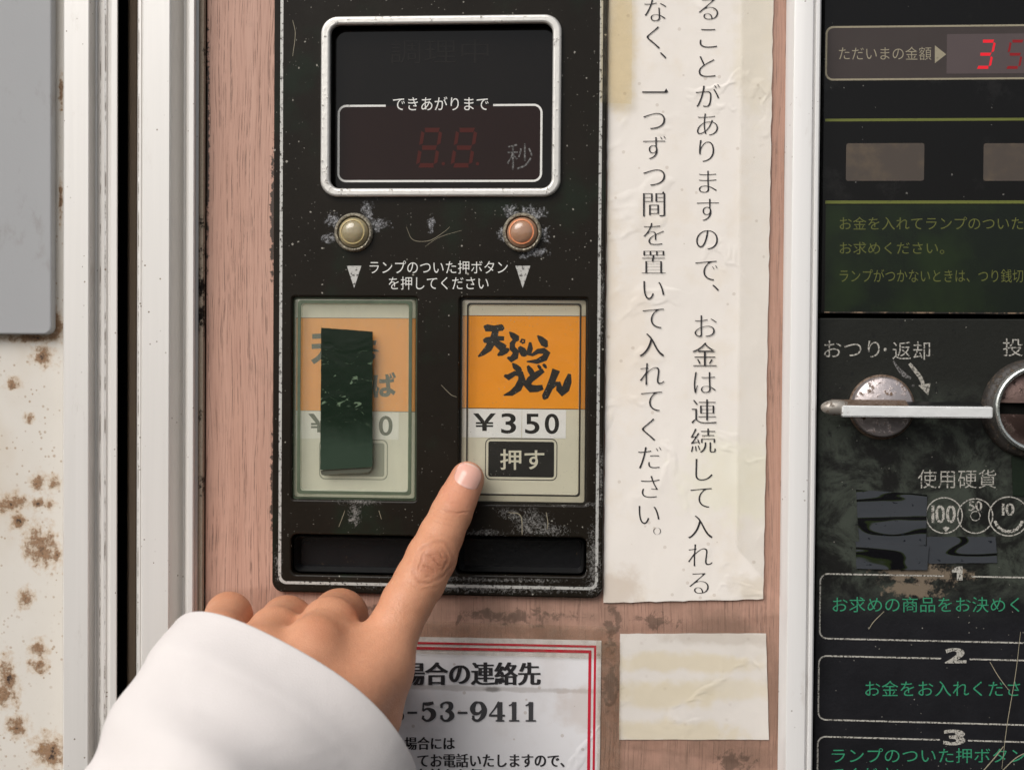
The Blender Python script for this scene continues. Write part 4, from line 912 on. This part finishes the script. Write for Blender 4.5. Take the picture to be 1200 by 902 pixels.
def surface_nets(F):
    ins = F < 0; nx, ny, nz = F.shape; C = np.zeros((nx-1, ny-1, nz-1, 3), np.float32); N = np.zeros((nx-1, ny-1, nz-1), np.int16)
    for ax in range(3):
        o1, o2 = [i for i in range(3) if i != ax]
        A = [slice(None)]*3; B = [slice(None)]*3; A[ax] = slice(0, -1); B[ax] = slice(1, None)
        fa, fb = F[tuple(A)], F[tuple(B)]; cr = (fa < 0) != (fb < 0)
        t = np.where(cr, fa/np.where(cr, fa-fb, 1), 0)
        for i in (0, 1):
            for j in (0, 1):
                S = [slice(None)]*3; S[o1] = slice(i, F.shape[o1]-1+i); S[o2] = slice(j, F.shape[o2]-1+j)
                c, tt = cr[tuple(S)], t[tuple(S)]
                N += c; C[..., ax] += np.where(c, tt, 0); C[..., o1] += c*i; C[..., o2] += c*j
    act = N > 0; ids = np.full(N.shape, -1, np.int64); ids[act] = np.arange(act.sum())
    V = (np.argwhere(act)+C[act]/N[act][:, None])*H+lo
    faces = []
    for ax in range(3):
        o1, o2 = [(1, 2), (2, 0), (0, 1)][ax]
        A = [slice(1, -1)]*3; B = [slice(1, -1)]*3; A[ax] = slice(0, -1); B[ax] = slice(1, None)
        a_, b_ = ins[tuple(A)], ins[tuple(B)]
        for sgn, cond in ((1, a_ & ~b_), (-1, ~a_ & b_)):
            w = np.argwhere(cond)
            if not len(w): continue
            base = w.copy(); base[:, o1] += 1; base[:, o2] += 1
            def cid(i, j):
                q = base.copy(); q[:, o1] += i-1; q[:, o2] += j-1
                return ids[q[:, 0], q[:, 1], q[:, 2]]
            f = np.stack([cid(0, 0), cid(1, 0), cid(1, 1), cid(0, 1)], 1)
            faces.append(f if sgn > 0 else f[:, ::-1])
    return V, np.concatenate(faces)
V, FC = surface_nets(F)
hm = bpy.data.meshes.new('hand'); hm.from_pydata((V/1000).tolist(), [], FC.tolist()); hm.update()
bm = bmesh.new(); bm.from_mesh(hm)
for _ in range(4): bmesh.ops.smooth_vert(bm, verts=bm.verts, factor=.5, use_axis_x=True, use_axis_y=True, use_axis_z=True)
bm.to_mesh(hm); bm.free()

def skin_mat():
    g = G('skin')
    pip = hp(507.5, 658, 32); dip = hp(533, 597.5, 22)
    a = (dip-pip); a[1] = 0; a = a/np.linalg.norm(a); b = np.cross(a, [0, -1, 0]); b /= np.linalg.norm(b)
    def loc(c, ru, rv, tilt=0.0):
        ca, sa = math.cos(tilt), math.sin(tilt); aa, bb = a*ca+b*sa, b*ca-a*sa
        u = g.m('DIVIDE', g.m('SUBTRACT', g.dot(aa), float(aa@c)), ru); v = g.m('DIVIDE', g.m('SUBTRACT', g.dot(bb), float(bb@c)), rv)
        return u, v, g.m('SQRT', g.m('ADD', g.m('MULTIPLY', u, u), g.m('MULTIPLY', v, v)))
    c = g.mix(g.noise(.05, 4, .6), (.575, .255, .140), (.655, .325, .190))
    c = g.mix(g.m('MULTIPLY', g.step(g.noise(.30, 5, .65), .42, .68), .30), c, (.53, .235, .135))
    c = g.mix(g.m('MULTIPLY', g.step(g.noise(.9, 4, .7), .52, .70), .16), c, (.70, .43, .28))
    # knuckles and fingertip are redder than the rest
    for q, r in ((hp(398, 706, 16), 11), (hp(337, 712, 16), 10), (hp(270, 706, 20), 9), (hp(380, 735, 60), 8)):
        n = g.node('ShaderNodeVectorMath', 'Value', {'operation': 'DISTANCE'}, _0=g.co, _1=tuple(q))
        c = g.mix(g.m('MULTIPLY', g.step(n, r*1.3, r*.3), .55), c, (.46, .185, .095))
    u, v, e = loc(pip, 7.0, 5.9, .25)
    ew = g.m('ADD', e, g.m('MULTIPLY', g.m('SUBTRACT', g.noise(.13, 2), .5), .55))
    c = g.mix(g.m('MULTIPLY', g.step(ew, 1.2, .3), .62), c, (.39, .15, .08))
    def ring(r, w): return g.step(g.m('ABSOLUTE', g.m('SUBTRACT', ew, r)), w, 0)
    part = g.step(g.noise(.12, 2, v=g.vec(off=(3, 8, 1))), .34, .56); part2 = g.step(g.noise(.14, 2, v=g.vec(off=(23, 1, 6))), .40, .58)
    rings = g.any([g.m('MULTIPLY', ring(1.0, .19), g.mixf(part, .15, .85)), g.m('MULTIPLY', ring(.68, .16), g.mixf(part2, .0, .85)), g.m('MULTIPLY', ring(1.30, .15), g.m('MULTIPLY', part, .25))])
    inner = g.m('MULTIPLY', g.step(g.m('SINE', g.m('ADD', g.m('MULTIPLY', u, 15), g.m('MULTIPLY', g.noise(.22, 3), 13))), .3, 1), g.step(ew, .66, .40))
    rings = g.m('MAXIMUM', rings, g.m('MULTIPLY', inner, .85))
    u2, v2, e2 = loc(dip, 3.6, 6.6, -.15)
    wv = g.m('ADD', g.m('MULTIPLY', u2, 6.5), g.m('ADD', g.m('MULTIPLY', g.noise(.16, 3), 6), g.m('MULTIPLY', g.m('MULTIPLY', v2, v2), -2.2)))
    l2 = g.m('MULTIPLY', g.step(g.m('SINE', wv), .45, 1), g.step(e2, 1.0, .35))
    # fine cross lines all along the back of the finger
    u3, v3, e3 = loc((pip+dip)/2, 20, 9)
    ph = g.m('ADD', g.m('MULTIPLY', u3, 62), g.m('ADD', g.m('MULTIPLY', g.noise(.10, 3), 16), g.m('MULTIPLY', g.m('MULTIPLY', v3, v3), 5)))
    l3 = g.m('MULTIPLY', g.m('MULTIPLY', g.step(g.m('SINE', ph), .1, 1), g.step(g.noise(.25, 3), .40, .62)), g.m('MULTIPLY', g.step(e3, 1.15, .6), .26))
    cre = g.m('MAXIMUM', g.m('MAXIMUM', rings, g.m('MULTIPLY', l2, .75)), l3)
    c = g.mix(g.m('MULTIPLY', g.step(e2, 1.2, .2), .32), c, (.45, .185, .10))
    c = g.mix(g.m('MULTIPLY', cre, .36), c, (.30, .105, .055))
    ut, vt, et = loc(hp(547, 566, 10), 9, 11); c = g.mix(g.m('MULTIPLY', g.step(et, 1.3, .7), .35), c, (.62, .25, .16))
    cell = g.node('ShaderNodeTexVoronoi', 'Distance', {'feature': 'DISTANCE_TO_EDGE'}, Vector=g.co, Scale=.95)
    net = g.step(cell, .10, 0.0); fine = g.noise(1.2, 4, .65)
    h = g.m('SUBTRACT', g.m('MULTIPLY', fine, .35), g.m('ADD', g.m('MULTIPLY', net, .16), g.m('MULTIPLY', cre, .72)))
    h = g.m('ADD', h, g.m('MULTIPLY', g.noise(.10, 3), 1.2))
    return g.done(g.bsdf(c, g.mixf(g.noise(.4, 3), .36, .54), 0, .42, g.bump(h, .38, .8), **{'Subsurface Weight': .14, 'Subsurface Radius': (1.0, .36, .18), 'Subsurface Scale': .002}))
hand = link('hand', hm, skin_mat(), pe, 180)
# fingernail laid on the surface of the fingertip
def sdf_at(p):
    q = (p-lo)/H; i = np.clip(np.floor(q).astype(int), 0, dims-2); f = q-i
    c = F[i[0]:i[0]+2, i[1]:i[1]+2, i[2]:i[2]+2]
    c = c[0]*(1-f[0])+c[1]*f[0]; c = c[0]*(1-f[1])+c[1]*f[1]; return c[0]*(1-f[2])+c[1]*f[2]
nc = hp(550.6, 557.2, 15); ax_ = hp(553.5, 541, 12)-hp(536, 579, 15); ax_ = ax_/np.linalg.norm(ax_)
# the nail faces the viewer and a little to the right
nrm = np.array([.34, -1, .14]); nrm -= ax_*(nrm@ax_); nrm /= np.linalg.norm(nrm); sd_ = np.cross(ax_, nrm)
verts = []; nu, nv = 22, 28; LN, WN = 9.2, 9.4
for j in range(nv+1):
    t = j/nv*2-1
    for i in range(nu+1):
        s = i/nu*2-1
        if t >= 0: w = (1-max(t-.25, 0)**2.6*.62)
        else: w = (1-(abs(t)**4.0)*.22)
        p0 = nc+ax_*(t*LN/2-(s*s)*.9*(t > 0)*t+(s*s)*.75*(t < 0)*(-t))+sd_*(s*w*WN/2)
        p = p0+nrm*8
        for _ in range(40):
            q = sdf_at(p)
            if q < .03: break
            p = p-nrm*max(q, .03)*.8
            if (p-p0)@nrm < -4: break
        hgt = .17 - .17*abs(s)**3 - .10*max(0, -t)**6 + .12*max(0, t)**3
        verts.append(p+nrm*hgt)
faces = [(j*(nu+1)+i, j*(nu+1)+i+1, (j+1)*(nu+1)+i+1, (j+1)*(nu+1)+i) for j in range(nv) for i in range(nu)]
nm = mesh(verts, faces)
bm = bmesh.new(); bm.from_mesh(nm)
for _ in range(3): bmesh.ops.smooth_vert(bm, verts=[v for v in bm.verts if not v.is_boundary], factor=.5, use_axis_x=True, use_axis_y=True, use_axis_z=True)
bmesh.ops.recalc_face_normals(bm, faces=bm.faces)
if sum((f.normal.dot(Vector(nrm)) for f in bm.faces)) < 0: bmesh.ops.reverse_faces(bm, faces=bm.faces)
bm.to_mesh(nm); bm.free()
def nail_mat():
    g = G('fingernail'); t = g.m('DIVIDE', g.m('SUBTRACT', g.dot(ax_), float(ax_@nc)), LN/2)
    c = g.mix(g.noise(.3, 3), (.70, .37, .29), (.75, .43, .35))
    c = g.mix(g.m('MULTIPLY', g.step(t, .72, .92), .55), c, (.74, .58, .48))
    c = g.mix(g.m('MULTIPLY', g.step(t, -.7, -.9), .3), c, (.70, .47, .41))
    return g.done(g.bsdf(c, .22, 0, .6, g.bump(g.noise(.7, 3), .03), **{'Subsurface Weight': .2, 'Subsurface Radius': (1, .4, .3), 'Subsurface Scale': .001}))
no = link('fingernail', nm, nail_mat(), pe, 180)
sm_ = no.modifiers.new('thickness', 'SOLIDIFY'); sm_.thickness = .0003; sm_.offset = -1

# ---- sleeve: a wide soft tube from the cuff back past the wrist
def sleeve_mesh():
    tilt = math.radians(45)
    back = np.array([-.50*math.cos(tilt), -math.sin(tilt), -.866*math.cos(tilt)])
    e1 = np.array([.874, 0, -.486]); e1 -= back*(e1@back); e1 /= np.linalg.norm(e1); e2 = np.cross(back, e1)
    if e2[1] > 0: e2 = -e2                                       # e2: towards the viewer
    c0 = hp(341, 825, 66); rnd = random.Random(4); NA, NL = 120, 90; v = []; f = []
    for j in range(NL+1):
        s = j/NL; L = 165*s
        r1, r2 = 46.5-L*.03, 33+L*.07
        ctr = c0+back*L
        for i in range(NA):
            a = 2*math.pi*i/NA
            # soft folds running along and around the arm; the hem is a little thicker
            fold = 1.9*(1.0*math.sin(3*a+L*.030+.6)+.8*math.sin(5*a-L*.05+2.0)+1.3*math.sin(2*a+L*.075+1.0)*min(1, L/30)+.6*math.sin(L*.22+2*a))*(.35+.65*min(1, L/45))
            fold += .8*math.sin(a*1.0+L*.04)
            hem = .12*math.exp(-((L-.8)/1.1)**2)-.3*math.exp(-((L-19)/.8)**2)+.25*math.exp(-((L-16)/2.5)**2)
            k = 1.0
            p = ctr+e1*math.cos(a)*(r1+fold+hem)+e2*math.sin(a)*(r2+fold+hem)
            # the cuff edge is not a flat cut
            p = p+back*(1.6*math.sin(2*a+.4)+.8*math.sin(3*a+1.7))*max(0, 1-L/40)
            v.append(p)
    for j in range(NL):
        for i in range(NA):
            q = (j*NA+i, j*NA+(i+1) % NA, (j+1)*NA+(i+1) % NA, (j+1)*NA+i); f.append(q)
    me = mesh(v, f); bm = bmesh.new(); bm.from_mesh(me); bmesh.ops.recalc_face_normals(bm, faces=bm.faces)
    c = sum((f_.normal.dot(f_.calc_center_median()-Vector(c0/1000)-Vector(back)*(f_.calc_center_median()-Vector(c0/1000)).dot(Vector(back))) for f_ in bm.faces))
    if c < 0: bmesh.ops.reverse_faces(bm, faces=bm.faces)
    bm.to_mesh(me); bm.free(); return me
def cloth_mat():
    g = G('white_cotton'); c = g.mix(g.noise(.05, 4), (.665, .62, .595), (.705, .66, .635))
    wv = g.m('ADD', g.m('SINE', g.m('MULTIPLY', g.dot((.87, .2, -.45)), 9)), g.m('SINE', g.m('MULTIPLY', g.dot((.45, -.3, .87)), 9)))
    h = g.m('ADD', g.m('MULTIPLY', g.noise(2.0, 3, .6), .07), g.noise(.035, 2, .4, .5))
    return g.done(g.bsdf(c, .85, 0, .2, g.bump(h, 2.6, .6), **{'Sheen Weight': .15, 'Subsurface Weight': .08, 'Subsurface Scale': .003, 'Subsurface Radius': (1, 1, 1)}))
sl_ = link('sleeve', sleeve_mesh(), cloth_mat(), pe, 180)
sm_ = sl_.modifiers.new('thickness', 'SOLIDIFY'); sm_.thickness = .0007; sm_.offset = -1
sb_ = sl_.modifiers.new('soft', 'SUBSURF'); sb_.levels = 1; sb_.render_levels = 1
